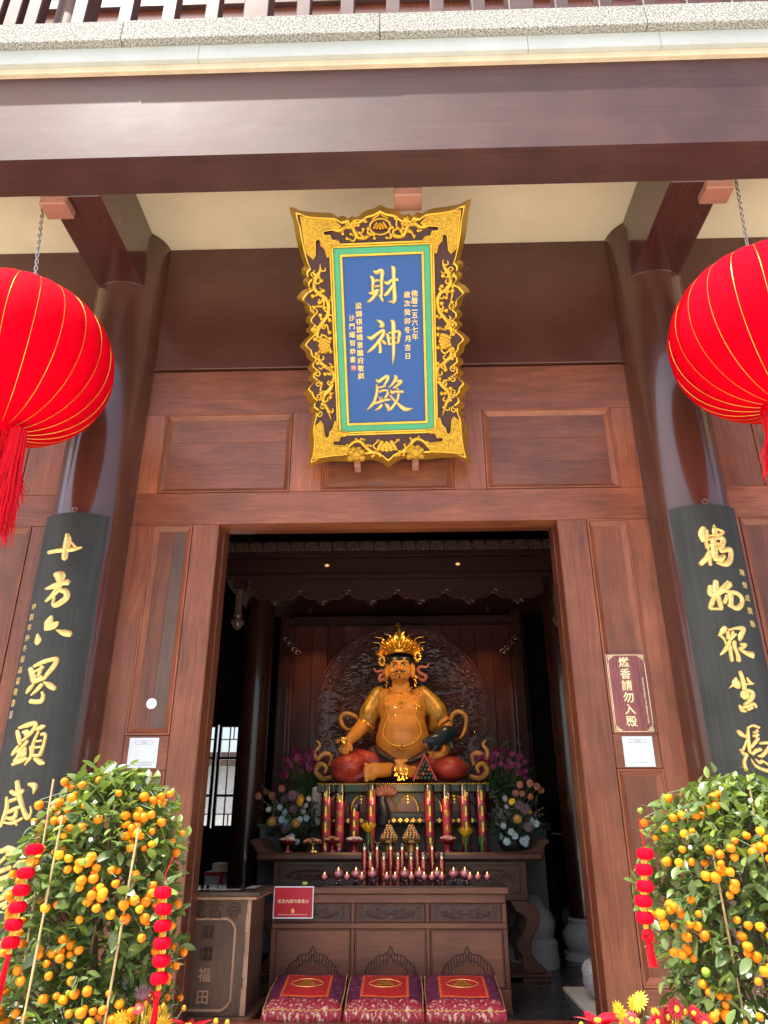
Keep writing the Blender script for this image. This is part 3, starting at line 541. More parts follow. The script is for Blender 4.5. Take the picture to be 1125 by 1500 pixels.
# scroll carving
def vine(mb, pts, r0=.016, r1=.010):
    P = catmull(pts, 5); n = len(P)
    mb.tube([pm(x, y, .006+.006*sin(i*.5)) for i, (x, y) in enumerate(P)], [(r0 if .12 < i/n < .88 else r1*(.35+min(i, n-1-i)/(n*.13))) for i in range(n)], 8)
def bud(mb, x, y, stem, r=.0195):
    q = min(stem, key=lambda p: hypot(p[0]-x, p[1]-y)); mx_, my_ = (q[0]+x)/2, (q[1]+y)/2; dx, dy = x-q[0], y-q[1]
    P = catmull([q, (mx_-dy*.45, my_+dx*.45), (x+dy*.18, y-dx*.18), (x, y)], 4)
    mb.tube([pm(a, b, .007) for a, b in P], [.0095-.003*i/len(P) for i in range(len(P))], 6)
    mb.ell(pm(x, y, .01), (r, r, r*.9), 8, 6)
def spiral(mb, cx, cy, r, a0, turns, hand):
    P = []
    for i in range(15):
        t = i/14; a = a0+hand*turns*2*pi*t; q = r*(1-.78*t); P.append(pm(cx+q*cos(a), cy+q*sin(a), .008))
    mb.tube(P, .0066, 6)
def lotus(mb, cx, cy, w, h, rows=4, rot=0):
    for j in range(rows):
        m = 3+j if j < rows-1 else 5
        for i in range(m):
            x = (i-(m-1)/2)/(m/2)*w*(.75+.1*j); y = h*(.55-j/(rows-1)*1.1)+abs(x)/w*h*.25
            if rot: x, y = (y*rot, x)
            R = Matrix((PX, PY, PN)).transposed()
            mb.ell(pm(cx+x, cy+y, .012+.004*j), ((w if not rot else h)*.24, (h if not rot else w)*.33, .012), 7, 5, R)
ST1 = [(.449,.563),(.453,.514),(.489,.459),(.501,.395),(.468,.352),(.42,.317),(.401,.264),(.413,.199),(.454,.143),(.491,.087),(.499,.04),(.489,.004)]
ST2 = [(.493,-.07),(.487,-.135),(.438,-.18),(.395,-.216),(.39,-.272),(.416,-.339),(.463,-.387),(.476,-.435),(.446,-.491),(.421,-.571)]
BUD = [(.446,.443),(.436,.371),(.514,.336),(.508,.255),(.465,.197),(.433,.249),(.396,.159),(.402,.072),(.51,.096),(.513,.026),(.507,-.08),(.501,-.15),(.394,-.182),(.451,-.232),(.483,-.299),(.405,-.295),(.487,-.37),(.419,-.405),(.481,-.455),(.436,-.51),(.403,.29),(.467,.288),(.4,.026),(.4,-.067)]
for s in (-1, 1):
    mb = MB(); f = lambda L: [(s*x-.004, y) for x, y in L]
    vine(mb, f(ST1)); vine(mb, f(ST2)); stem = f(ST1+ST2)
    for x, y in f(BUD): bud(mb, x, y, catmull(stem, 2))
    for ST in (ST1, ST2):
        Q = catmull(f(ST), 4)
        for i in range(3, len(Q)-3, 3):
            dx, dy = Q[i+1][0]-Q[i][0], Q[i+1][1]-Q[i][1]; l = hypot(dx, dy) or 1; g = 1 if (i//3) % 2 else -1; nx, ny = -dy/l*g, dx/l*g
            P = catmull([Q[i], (Q[i][0]+nx*.018+dx/l*.012, Q[i][1]+ny*.018+dy/l*.012), (Q[i][0]+nx*.036+dx/l*.006, Q[i][1]+ny*.036+dy/l*.006), (Q[i][0]+nx*.034-dx/l*.014, Q[i][1]+ny*.034-dy/l*.014)], 3)
            mb.tube([pm(a, b, .007) for a, b in P], [.009-.0035*k/len(P) for k in range(len(P))], 6)
    mb.build('scroll_carving', gold, pq, smooth=True)
    mb = MB(); lotus(mb, s*.447-.004, -.023, .05, .06, 5, rot=1); mb.ell(pm(s*.447-.004, -.023, .006), (.045, .06, .012), 12, 6, Matrix((PX, PY, PN)).transposed()); mb.build('lotus_boss', gold, pq, smooth=True)
    mb = MB()
    for y in (.462, .383, .2, .125, -.123, -.2, -.425, -.498):
        pass
    for yn in (.459, .2, .127, -.123, -.199, -.273, -.425, -.5):
        up = 1 if yn in (.459, .2, -.123, -.425) else -1
        mb = MB(); spiral(mb, s*.508-.004, yn+up*.028, .024, pi/2 if up < 0 else -pi/2, 1.15, -s*up); mb.build('scroll_edge', gold, pq, smooth=True)
    for xn in (-1, 1): mb = MB(); spiral(mb, s*(.217+.03*xn), .842, .02, pi/2, 1.1, s*xn); mb.build('scroll_edge', gold, pq, smooth=True)
    mb = MB(); TV = [(.386,.792),(.361,.804),(.326,.793),(.291,.788),(.247,.813),(.205,.805),(.185,.771),(.165,.736),(.13,.728),(.087,.743),(.065,.759)]
    TB = [(.318,.812),(.274,.764),(.244,.729),(.204,.835),(.15,.766),(.125,.79),(.111,.855),(.089,.794),(.045,.724),(.215,.76),(.16,.82),(.18,.85)]
    vine(mb, f(TV)); [bud(mb, x, y, catmull(f(TV), 2), .015) for x, y in f(TB)]
    mb.build('scroll_carving', gold, pq, smooth=True)
    mb = MB(); BV_ = [(.38,-.79),(.323,-.797),(.258,-.748),(.208,-.743),(.16,-.796),(.111,-.832),(.073,-.818)]
    BB = [(.309,-.766),(.238,-.722),(.176,-.73),(.118,-.86),(.075,-.74),(.128,-.778),(.06,-.86)]
    vine(mb, f(BV_)); [bud(mb, x, y, catmull(f(BV_), 2), .012) for x, y in f(BB)]
    mb.build('scroll_carving', gold, pq, smooth=True)
    mb = MB(); cx = s*.225-.02                       # cast clamp that holds the lower edge
    for dx, dy, r in ((0, 0, .05), (.04, .02, .032), (-.04, .02, .032), (.045, -.025, .03), (-.045, -.025, .03), (.02, .045, .025), (-.02, .045, .025), (.018, -.005, .02), (-.018, -.005, .02)):
        mb.ell(pm(cx+dx, -.846+dy, .016), (r, r*.9, .024), 10, 7, Matrix((PX, PY, PN)).transposed())
    spiral(mb, cx+.03, -.85, .018, 0, 1.2, 1); spiral(mb, cx-.03, -.85, .018, pi, 1.2, -1)
    mb.build('clamp', gold_tex, pq, smooth=True)
    bp = pm(cx, -.94, -.06); bx('bracket', copper, pq, bp.x-.024, bp.x+.024, bp.y-.02, .003, bp.z-.008, bp.z+.05, .004)
mb = MB(); lotus(mb, -.01, -.789, .075, .05, 4); mb.build('lotus_boss', gold, pq, smooth=True)
mb = MB(); mb.tube([pm(-.005+.075*cos(a*pi/16), .806+.055*sin(a*pi/16), .008) for a in range(32)], .008, 6, closed=True); lotus(mb, -.005, .806, .05, .033, 4); mb.build('lotus_boss', gold, pq, smooth=True)
mb = MB(); P = catmull([(-.06,.858),(-.04,.872),(-.015,.885),(-.003,.908),(.009,.885),(.034,.872),(.054,.858)], 4); mb.tube([pm(x, y, .008) for x, y in P], .006, 6); mb.build('scroll_edge', gold, pq, smooth=True)
# characters
for ch, ss in PLAQUE_CHARS.items():
    mb = MB()
    for st in ss: mb.stroke(st, .019, lambda x, y, h: pm(x, y, .0065+h), .001, 5, 1.28)
    mb.build('character', gold_pale, pq, smooth=True, sharp=.6)
def column_text(parent, text, x0, y0, x1, y1, size, mp, m, h=.005, name='small_character'):
    n = len(text)
    for i, ch in enumerate(text):
        t = i/max(1, n-1); mb = MB()
        mb.glyph(ch, mp, size, .0008, h, x0+(x1-x0)*t, y0+(y1-y0)*t); mb.build(name, m, parent)
pmt = lambda x, y, h: pm(x, y, .006+h)
column_text(pq, '佛曆二五六七年', .23, .329, .227, .019, .05, pmt, gold_pale)
column_text(pq, '歲次癸卯冬月吉日', .176, .323, .169, -.12, .05, pmt, gold_pale)
column_text(pq, '梁錦祺雲嬌意闔府敬獻', -.184, .255, -.185, -.254, .05, pmt, gold_pale)
column_text(pq, '沙門耀智恭書', -.238, .171, -.242, -.131, .047, pmt, gold_pale)
MB().prism([(-.257,-.209),(-.221,-.209),(-.221,-.173),(-.257,-.173)], .0005, .003, pmt).build('seal', red_seal, pq)
mb = MB()
for a in ((-.25,-.2,-.25,-.182),(-.239,-.2,-.239,-.182),(-.229,-.2,-.229,-.182),(-.252,-.191,-.226,-.191)): mb.stroke([(a[0],a[1],.003),((a[0]+a[2])/2,(a[1]+a[3])/2,.003),(a[2],a[3],.003)], .0045, pmt, .0032, 1)
mb.build('seal_mark', white_card, pq)

# ================================================================== couplet boards on the columns
RB = .345
def couplet(cx, chars, side, text, tx, sx0, sz0, sx1, sz1, seal):
    t = thing('couplet_board', text, 'couplet board', (cx, -.3, 0), 'couplet boards on the columns')
    mb = MB(); n = 28; th = .745; vs = []; z0, z1 = .62, 3.29
    for i in range(n+1):
        a = -th+2*th*i/n
        for r, z in ((RB, z0), (RB, z1), (.318, z1), (.318, z0)): vs.append((cx+r*sin(a), -r*cos(a), z))
    fs = [(i*4+k, i*4+4+k, i*4+4+(k+1) % 4, i*4+(k+1) % 4) for i in range(n) for k in range(4)]+[(0, 1, 2, 3), tuple(n*4+k for k in (3, 2, 1, 0))]
    mb.add(vs, fs); mb.build('board', board_m, t, smooth=True, sharp=.5, fixn=True)
    mp = lambda x, z, h: (cx+(RB+h)*sin(x/RB), -(RB+h)*cos(x/RB), z)
    for ch, ss in chars.items():
        mb = MB()
        for st in ss:
            if len(st) > 1: mb.stroke(st, .012, mp, .0008, 5, 1.32)
        mb.build('character', gold_board, t, smooth=True, sharp=.6)
    column_text(t, tx, sx0*RB, sz0, sx1*RB, sz1, .05, mp, gold_board, .003)
    if seal: MB().prism([(sx1*RB-.018, sz1-.1), (sx1*RB+.018, sz1-.1), (sx1*RB+.018, sz1-.05), (sx1*RB-.018, sz1-.05)], .0006, .0025, mp).build('seal', mat('worn seal', (.3, .2, .18), .6), t)
    hk = MB(); hk.tube([(cx+.02*cos(a), -.335, 3.315+.016*sin(a)) for a in [k*pi/6 for k in range(12)]], .004, 6, closed=True); hk.box(cx-.004, cx+.004, -.345, -.298, 3.29, 3.3); hk.build('hanging_eye', steel, t)
couplet(-2.382, LEFT_CHARS, 'left', 'curved black board on the left column with characters starting 十方六界', '甲辰年仲冬翁森嘉敬書', -.55, 2.6, -.61, 1.95, 1)
couplet(2.148, RIGHT_CHARS, 'right', 'curved black board on the right column with characters starting 萬物眾生', '陳榮成撰聯', .533, 2.793, .525, 2.433, 0)

# ================================================================== notices on the wall
fm = lambda x, z, h: (x, -h, z)
t = thing('notice_card', 'white printed notice card under the narrow panel left of the doorway', 'notice', (-1.774, 0, 1.66))
MB().box(-1.875, -1.675, -.004, -.0005, 1.562, 1.756).build('card', white_card, t)
def pill(mb, cx, cz, w, h):
    P = []
    for k in range(24):
        a = 2*pi*k/24; P.append((cx+(w if cos(a) > 0 else -w)+h*cos(a), -.0048, cz+h*sin(a)))
    mb.tube(P, .0012, 4, closed=True)
mb = MB(); pill(mb, -1.775, 1.725, .05, .011); mb.build('header', ink, t)
mb = MB(); mb.glyph('財神殿', fm, .014, .0042, .0045, -1.775, 1.725); mb.build('lettering', ink, t)
mb = MB()
for z, a, b in ((1.597, -1.855, -1.695), (1.581, -1.835, -1.715)):
    x = a
    while x < b: mb.box(x, x+.006, -.0046, -.0041, z-.0035, z+.0035); x += .0085
mb.build('small_print', ink, t)
t = thing('notice_card', 'plain white notice card below the maroon incense sign', 'notice', (1.546, 0, 1.65))
MB().box(1.447, 1.645, -.004, -.0005, 1.557, 1.75).build('card', white_card, t)
mb = MB(); pill(mb, 1.546, 1.72, .05, .011); mb.build('header', ink, t)
mb = MB(); mb.glyph('財神殿', fm, .014, .0042, .0045, 1.546, 1.72); mb.glyph('Hall of Jambhala', fm, .015, .0042, .0045, 1.546, 1.585); mb.build('lettering', ink, t)
t = thing('wall_sign', 'tall maroon sign with cream characters asking not to bring incense inside', 'sign', (1.54, 0, 2.03))
MB().box(1.402, 1.677, -.009, -.0065, 1.769, 2.306).build('plate', sign_m, t)
MB().box(1.41, 1.67, -.0063, .0005, 1.78, 2.295).build('backing', white_pl, t)
mb = MB(); q = lambda a, b, c, d: mb.box(a, b, -.0098, -.0092, c, d)
q(1.413, 1.4165, 1.80, 2.275); q(1.6625, 1.666, 1.80, 2.275); q(1.46, 1.62, 1.7785, 1.782); q(1.46, 1.62, 2.293, 2.2965); q(1.4045, 1.4075, 1.775, 2.3)
for cx, sx_ in ((1.413, 1), (1.666, -1)):
    for cz, sz_ in ((1.7785, 1), (2.2965, -1)):
        for k in range(4):
            e = .012+.011*k; q(*sorted((cx, cx+sx_*(.052-.012*k))), *sorted((cz+sz_*(.011*k), cz+sz_*(.011*k+.006)))); q(*sorted((cx+sx_*(.011*k), cx+sx_*(.011*k+.005))), *sorted((cz, cz+sz_*(.052-.012*k))))
mb.build('border', cream_ink, t)
for i, ch in enumerate('燃香請勿入殿'):
    mb = MB(); mb.glyph('b'+ch, fm, .075, .0092, .0105, 1.524, 2.245-i*.0795); mb.build('character', cream_ink, t)
mb = MB(); mb.glyph('Incense burning is not allowed inside', lambda x, z, h: (1.637+z, -h, 2.0-x), .0205, .0092, .0098, .015, 0); mb.build('lettering', cream_ink, t)
t = thing('round_plate', 'small round white plate on the narrow panel left of the doorway', 'plate', (-1.767, .03, 1.988))
mb = MB(); P = [(-1.767+.037*cos(k*pi/20), 1.988+.037*sin(k*pi/20)) for k in range(40)]; mb.prism(P, -.031, -.022, fm); mb.build('disc', white_pl, t, bevel=.002)
mb = MB(); mb.ell((-1.766, .022, 1.986), (.004, .002, .004), 8, 5); mb.tube([(-1.75+.009*cos(k), .0215, 1.987+.012*sin(k)) for k in (0, 1, 2, 3, 4, 5, 6.28)], .001, 4); mb.box(-1.782, -1.752, .0214, .0222, 2.003, 2.006); mb.box(-1.788, -1.765, .0214, .0222, 1.968, 1.971); mb.build('print', ink, t)

# ================================================================== red lanterns
def lantern(cx, cy, side, dz=0, lean=0):
    t = thing('red_lantern', f'large round red cloth lantern with gold cords hanging on the {side}', 'lantern', (cx, cy, 4.75), 'big red lanterns under the beam')
    G = 24; R, H, cz = .635, .547, 4.17+dz; prof = []
    for j in range(29):
        a = -pi/2+.17+(pi-.34)*j/28
        prof.append((R*cos(a)**.86, cz+H*sin(a)))
    mb = MB(); seg = G*6; vs = []; ph = .13 if side == 'left' else .05
    for r, z in prof:
        for i in range(seg):
            u = (i % 6)/6; a = 2*pi*i/seg+ph
            k = 1-.020*(1-sin(pi*u)**.7)*min(1, r/.3); vs.append((cx+r*k*cos(a), cy+r*k*sin(a), z))
    mb.add(vs, [(j*seg+i, j*seg+(i+1) % seg, (j+1)*seg+(i+1) % seg, (j+1)*seg+i) for j in range(28) for i in range(seg)])
    mb.build('cloth', lantern_red, t, smooth=True, sharp=4)
    for g in range(G):
        a = 2*pi*g/G+ph; mb = MB()
        mb.tube([(cx+(r*.98+.002)*cos(a), cy+(r*.98+.002)*sin(a), z) for r, z in prof], .0023, 5); mb.build('cord', cord_gold, t, smooth=True)
    zt, zb = prof[-1][1], prof[0][1]; rt = prof[-1][0]
    MB().lathe([(rt+.012, -.015), (rt+.018, .0), (rt+.012, .05), (rt-.02, .055), (.0, .06)], cx, cy, zt, 32).build('top_collar', lantern_red, t, smooth=True)
    MB().lathe([(.0, -.06), (rt-.01, -.058), (rt+.02, -.05), (rt+.026, -.01), (rt+.015, .02)], cx, cy, zb, 32).build('bottom_collar', lantern_red, t, smooth=True)
    MB().tube([(cx, cy, zt+.05), (cx, cy, zt+.1)], .006, 6).build('hook', steel, t)
    rnd = random.Random(5 if side == 'left' else 9); mb = MB()
    for k in range(330):
        a = rnd.uniform(0, 2*pi); r = rt+.02-rnd.uniform(0, .025); sp = abs(rnd.gauss(.02, .045)); L = rnd.uniform(.3, .43)
        p = [(cx+(r+sp*u*u)*cos(a)+.012*sin(5*u+k), cy+(r+sp*u*u)*sin(a)+.01*cos(4*u+k), zb-.045-L*u) for u in (0, .25, .5, .75, 1)]
        mb.tube(p, [.0042, .004, .0036, .003, .0018], 4, cap=False)
    mb.build('fringe', tassel_red, t, smooth=True)
    mb = MB(); ox, oy = .2, -.10
    for k in range(200):
        a = rnd.uniform(0, 2*pi); r = .05*sqrt(rnd.random()); L = rnd.uniform(.6, .78)
        p = [(cx+ox+r*(1+.9*u)*cos(a)+.014*sin(6*u+k*.7)*u, cy+oy+r*(1+.9*u)*sin(a)+.012*cos(5*u+k)*u, zb-.05-L*u) for u in (0, .2, .45, .7, 1)]
        mb.tube(p, [.004, .004, .004, .0034, .002], 4, cap=False)
    mb.build('long_tassel', tassel_red, t, smooth=True)
    c = thing('hanging_chain', f'steel chain holding up the {side} red lantern', 'chain', (cx, cy, 5.9), 'chains holding the lanterns')
    lk = MB(); P = [(.010*cos(a)*1.0, 0, (.0105 if sin(a) > 0 else -.0105)+.010*sin(a)) for a in [k*pi/7 for k in range(14)]]
    lk.tube(P, .0036, 6, closed=True); lme = lk.mesh('chain_link', steel, True)
    z = zt+.20; i = 0
    while z < 6.03:
        o = link('chain_link', lme, c, (lean*(z-zt-.2)/1.2, 0, z-5.9)); o.rotation_euler = (0, 0, (i % 2)*pi/2+.3); z += .031; i += 1
    mb = MB(); mb.tube(catmull([(cx-.015, cy, zt+.1), (cx-.02, cy, zt+.15), (cx, cy, zt+.195), (cx+.018, cy, zt+.15), (cx+.012, cy, zt+.1), (cx-.004, cy, zt+.085)], 4), .004, 6); mb.build('carabiner', steel, c, smooth=True)
lantern(-2.595, -1.1, 'left', -.10, -.12); lantern(2.44, -1.1, 'right', 0, .08)
# ================================================================== inside the hall
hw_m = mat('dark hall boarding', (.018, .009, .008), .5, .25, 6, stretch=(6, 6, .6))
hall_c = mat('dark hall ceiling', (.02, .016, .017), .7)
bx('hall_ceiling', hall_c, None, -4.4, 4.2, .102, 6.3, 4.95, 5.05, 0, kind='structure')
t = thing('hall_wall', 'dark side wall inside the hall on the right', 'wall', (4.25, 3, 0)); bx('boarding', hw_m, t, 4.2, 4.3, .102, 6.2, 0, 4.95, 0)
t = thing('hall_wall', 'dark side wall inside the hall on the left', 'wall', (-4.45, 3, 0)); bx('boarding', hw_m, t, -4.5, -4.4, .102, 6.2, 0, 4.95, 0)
t = thing('hall_wall', 'dark back wall of the hall around the lattice window', 'wall', (XC, 6.25, 0))
WX0, WX1, WZ0, WZ1 = -3.5, -2.43, 1.18, 2.62
for a, b, c, d in ((-4.5, WX0, -.1, 4.95), (WX1, 4.3, -.1, 4.95), (WX0, WX1, -.1, WZ0), (WX0, WX1, WZ1, 4.95)): bx('boarding', hw_m, t, a, b, 6.2, 6.32, c, d, 0)
t = thing('lattice_window', 'bright timber lattice window at the back left of the hall', 'window', (-2.9, 6.25, WZ0))
for x in (-3.45, -3.14, -2.83):                         # three folding leaves
    x0, x1 = x+.012, x+.298
    if x > -2.9: x1 = x+.395
    for a, b, c, d in ((x0, x0+.045, WZ0, WZ1), (x1-.045, x1, WZ0, WZ1)): bx('leaf_stile', lac_int, t, a, b, 6.22, 6.27, c, d, .003)
    for z in (WZ0, 1.60, 2.12, WZ1-.035): bx('leaf_rail', lac_int, t, x0+.045, x1-.045, 6.22, 6.27, z, z+.035, 0)
    xm = (x0+x1)/2
    for c, d in ((WZ0+.035, 1.6), (1.635, 2.12), (2.155, WZ1-.035)): bx('glazing_bar', lac_int, t, xm-.03, xm-.014, 6.225, 6.262, c, d, 0)
    for z in (1.36, 2.40): bx('glazing_bar', lac_int, t, x0+.045, x1-.045, 6.228, 6.258, z, z+.014, 0)
    bx('glazing_bar', lac_int, t, xm+.03, xm+.044, 6.224, 6.256, 2.4145, WZ1-.035, 0); bx('glazing_bar', lac_int, t, xm+.03, xm+.044, 6.224, 6.256, WZ0+.035, 1.3595, 0)
MB().box(-30, 30, 6.5, 60, -.6, -.45).build('rear_ground', granite_p, kind='structure')
t = thing('rear_building', 'pale rendered building seen through the lattice window', 'building', (-6, 14, -.45))
bx('wall', mat('pale render', (.3, .32, .33), .8), t, -12, -2, 14, 16, -.45, 2.6, 0); bx('roof', lac_int, t, -12.3, -1.7, 13.7, 16.3, 2.61, 2.9, 0)
bx('window', mat('grey window glass', (.06, .07, .08), .1), t, -7.5, -6.6, 13.97, 13.999, .6, 1.4, 0)
# interior columns
def hall_column(x, y, r, label, base=True):
    t = thing('hall_column', label, 'column', (x, y, 0), 'columns inside the hall')
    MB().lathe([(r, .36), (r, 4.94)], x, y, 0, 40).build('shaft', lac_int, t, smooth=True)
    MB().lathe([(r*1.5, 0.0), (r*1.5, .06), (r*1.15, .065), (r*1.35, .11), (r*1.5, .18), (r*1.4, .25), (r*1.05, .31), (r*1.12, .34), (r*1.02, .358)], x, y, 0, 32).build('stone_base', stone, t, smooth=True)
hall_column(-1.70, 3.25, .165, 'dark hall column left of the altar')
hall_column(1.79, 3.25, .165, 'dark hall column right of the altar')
hall_column(2.12, 4.85, .19, 'dark hall column on a pale stone base at the far right of the hall')
t = thing('column_base', 'carved grey stone column base on a square slab just inside the right jamb', 'column base', (1.62, 1.2, 0))
bx('slab', granite_p, t, 1.22, 2.1, .72, 1.7, .0, .035, .006)
mb = MB(); mb.lathe([(.23, .036), (.29, .06), (.335, .13), (.33, .19), (.27, .235)], 1.62, 1.2, 0, 36)
for k in range(12):
    a = k*pi/6+.2; mb.ell((1.62+.27*cos(a), 1.2+.27*sin(a), .21), (.07, .07, .075), 8, 6)
mb.build('lotus_drum', stone, t, smooth=True)
MB().lathe([(.2, .236), (.2, 4.94)], 1.66, 1.25, 0, 32).build('shaft', lac_int, t, smooth=True)
t = thing('stone_pedestal', 'white moulded stone pedestal behind the right leg of the altar table', 'pedestal', (1.17, 2.82, 0))
MB().lathe([(.24, 0), (.245, .06), (.235, .1), (.235, .2), (.2, .24), (.22, .31), (.23, .37), (.2, .44), (.14, .52), (.1, .60)], 1.17, 2.82, 0, 32).build('body', mat('white stone', (.42, .41, .38), .6, .08, 6, bump=.1), t, smooth=True)
bx('dark_cabinet', mat('dark cabinet', (.012, .012, .016), .5), None, 2.0, 2.9, 5.2, 5.9, 0, 1.45, .01, loc=(2.4, 5.5, 0), label='dark cabinet standing at the back right of the hall', cat='cabinet')

# ------------------------------------------------------------------ boarded screen and carved roundel behind the statue
t = thing('boarded_screen', 'dark red boarded screen behind the statue', 'screen', (-.05, 3.85, 0))
scr = wood('screen boards', (.05, .014, .01), (.105, .03, .022), 'z', rough=.22, coat=.4)
x = -1.56; k = 0
while x < 1.46:
    w = (.20, .22, .19)[k % 3]; bx('board', scr, t, x+.002, x+w-.002, 3.8+.004*(k % 2), 3.86, .4, 3.75, .003); x += w; k += 1
t = thing('carved_roundel', 'large dark red round panel carved with clouds behind the statue', 'carving', (-.05, 3.74, 2.45))
rc, rz, rr = -.045, 2.46, 1.03; ry = 3.76
rl_m = mat('carved dark red lacquer', (.105, .026, .022), .34, .3, 6, bump=.6, bscale=30, coat=.35)
mb = MB(); P = [(rc+rr*cos(k*pi/48), rz+rr*sin(k*pi/48)) for k in range(96)]; mb.prism(P, -ry-.03, -ry, fm); mb.build('disc', rl_m, t)
mb = MB(); mb.tube([(rc+rr*cos(k*pi/40), ry, rz+rr*sin(k*pi/40)) for k in range(80)], .016, 6, closed=True); mb.tube([(rc+.84*rr*cos(k*pi/40), ry, rz+.84*rr*sin(k*pi/40)) for k in range(80)], .010, 6, closed=True); mb.build('rim', rl_m, t, smooth=True)
rnd = random.Random(3); mb = MB()
for k in range(760):                                       # cloud wisps
    a = rnd.uniform(0, 2*pi); r = .8*rr*sqrt(rnd.random()); x, z = rc+r*cos(a), rz+r*sin(a); L = rnd.uniform(.05, .13)
    s = rnd.choice((-1, 1)); P = [(x-L, ry-.004, z), (x-L*.4, ry-.02, z+s*.014), (x+L*.2, ry-.02, z-s*.006), (x+L*.8, ry-.016, z+s*.012), (x+L, ry-.02, z+s*.03), (x+L*.75, ry-.02, z+s*.036)]
    mb.tube(catmull(P, 2), [.004+.011*sin(pi*i/11) for i in range(11)], 5)
mb.build('cloud_carving', rl_m, t, smooth=True, kind='stuff')
mb = MB()
for k in range(46):
    a = 2*pi*k/46; cx, cz = rc+.92*rr*cos(a), rz+.92*rr*sin(a); s = 1 if k % 2 else -1
    P = [(cx+(.055*(1-.75*i/12))*cos(a+s*(i*.55)), ry-.012, cz+(.055*(1-.75*i/12))*sin(a+s*(i*.55))) for i in range(13)]
    mb.tube(P, .008, 5)
mb.build('scroll_border', rl_m, t, smooth=True)

# ------------------------------------------------------------------ canopy over the altar
t = thing('altar_canopy', 'dark carved canopy with a wavy valance over the altar', 'canopy', (-.08, 2.3, 3.3))
cv = lacquer('canopy lacquer', (.03, .0095, .008), 'x', rough=.55, coat=.0); cv.node_tree.nodes['Principled BSDF'].inputs['Specular IOR Level'].default_value = .25
cvc = mat('canopy carving', (.1, .06, .052), .25, .2, 20, coat=.4)
X0, X1 = -1.92, 1.76
bx('cornice', cv, t, X0, X1, 2.06, 2.3, 3.80, 3.86, .006); bx('fascia', cv, t, X0, X1, 2.10, 2.2, 3.62, 3.798, .004)
bx('ledge', cv, t, X0+.08, X1-.08, 2.07, 2.3, 3.565, 3.618, .006); bx('soffit', cv, t, X0, X1, 2.3, 3.79, 3.63, 3.66, 0)
bx('rear_rail', cv, t, -1.5, 1.4, 3.68, 3.79, 3.5, 3.6, .006)
for x in (-.35, .15): bx('soffit_rib', cv, t, x-.02, x+.02, 2.3, 3.67, 3.58, 3.629, 0)
# lotus petal frieze: one petal repeated
pm_ = MB()
outl = [(-.066, 0), (-.070, .055), (-.055, .094), (0, .108), (.055, .094), (.070, .055), (.066, 0)]
pm_.prism(outl, 0, .018, fm)
for k in (.62, .3): pm_.tube(catmull([(x*k+0, -.024, z*(.35+.65*k)+.006) for x, z in outl], 2), .006, 5)
pm_.ell((0, -.02, .03), (.012, .01, .02), 7, 5)
pme = pm_.mesh('lotus_petal', cvc, True); x = X0+.07
while x < X1-.05: link('lotus_petal', pme, t, (x-t.location.x, 2.075-t.location.y, 3.862-t.location.z)); x += .147
bx('top_board', cv, t, X0, X1, 2.1, 2.3, 3.862, 3.99, 0)
def wave(x):
    u = ((x+.08)/.5) % 1.0
    return 3.325+.085*(abs(2*u-1)**1.3)+.014*cos(6*pi*u)
mb = MB(); xs = [-1.60+3.04*i/120 for i in range(121)]; vs = []
for x in xs: z = wave(x); vs += [(x, 2.12, z), (x, 2.12, 3.565), (x, 2.15, 3.565), (x, 2.15, z)]
mb.add(vs, [(i*4+k, i*4+4+k, i*4+4+(k+1) % 4, i*4+(k+1) % 4) for i in range(120) for k in range(4)]); mb.build('valance', cv, t, fixn=True)
mb = MB(); mb.tube([(x, 2.115, wave(x)) for x in xs], .011, 6)
k = -1.58
while k < 1.42:
    for s in (-1, 1): mb.tube([(k+s*(.012+.034*(1-.8*i/9)*cos(i*.6)), 2.112, wave(k)-.004+.034*(1-.8*i/9)*sin(i*.6)) for i in range(10)], .009, 5)
    k += .25
mb.build('valance_edge', mat('valance bead', (.055, .02, .016), .3, .2, 20), t, smooth=True)
for x in (-1.72, 1.58):
    mb = MB(); mb.lathe([(.0, 0), (.04, .02), (.06, .06), (.055, .10), (.04, .12), (.05, .14), (.05, .16), (.042, .18), (.042, .58)], x, 2.17, 3.05, 16)
    for k in range(8): a = k*pi/4; mb.ell((x+.05*cos(a), 2.17+.05*sin(a), 3.13), (.02, .02, .035), 6, 5)
    mb.build('drop_post', cvc, t, smooth=True)
    bx('post_block', cv, t, x-.062, x+.062, 2.11, 2.24, 3.47, 3.60, .006)
for x in (-1.46, 1.36):
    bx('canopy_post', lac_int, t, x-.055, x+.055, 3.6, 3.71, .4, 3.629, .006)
    mb = MB(); s = 1 if x < 0 else -1
    for i in range(4): mb.tube([(x+s*(.02+.05*i+.04*(1-.8*q/9)*cos(q*.6)), 3.58, 3.28-.06*i*(1 if i < 3 else .9)+.04*(1-.8*q/9)*sin(q*.6)) for q in range(10)], .01, 5)
    mb.build('corner_bracket', cvc, t, smooth=True)
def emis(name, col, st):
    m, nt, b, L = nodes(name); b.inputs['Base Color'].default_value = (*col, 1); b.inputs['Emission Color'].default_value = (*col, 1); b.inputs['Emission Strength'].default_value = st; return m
glow_m = emis('reflected lamp glow', (.3, .16, .06), 1.0); flame_m = emis('candle flame', (1, .62, .2), 2.2)
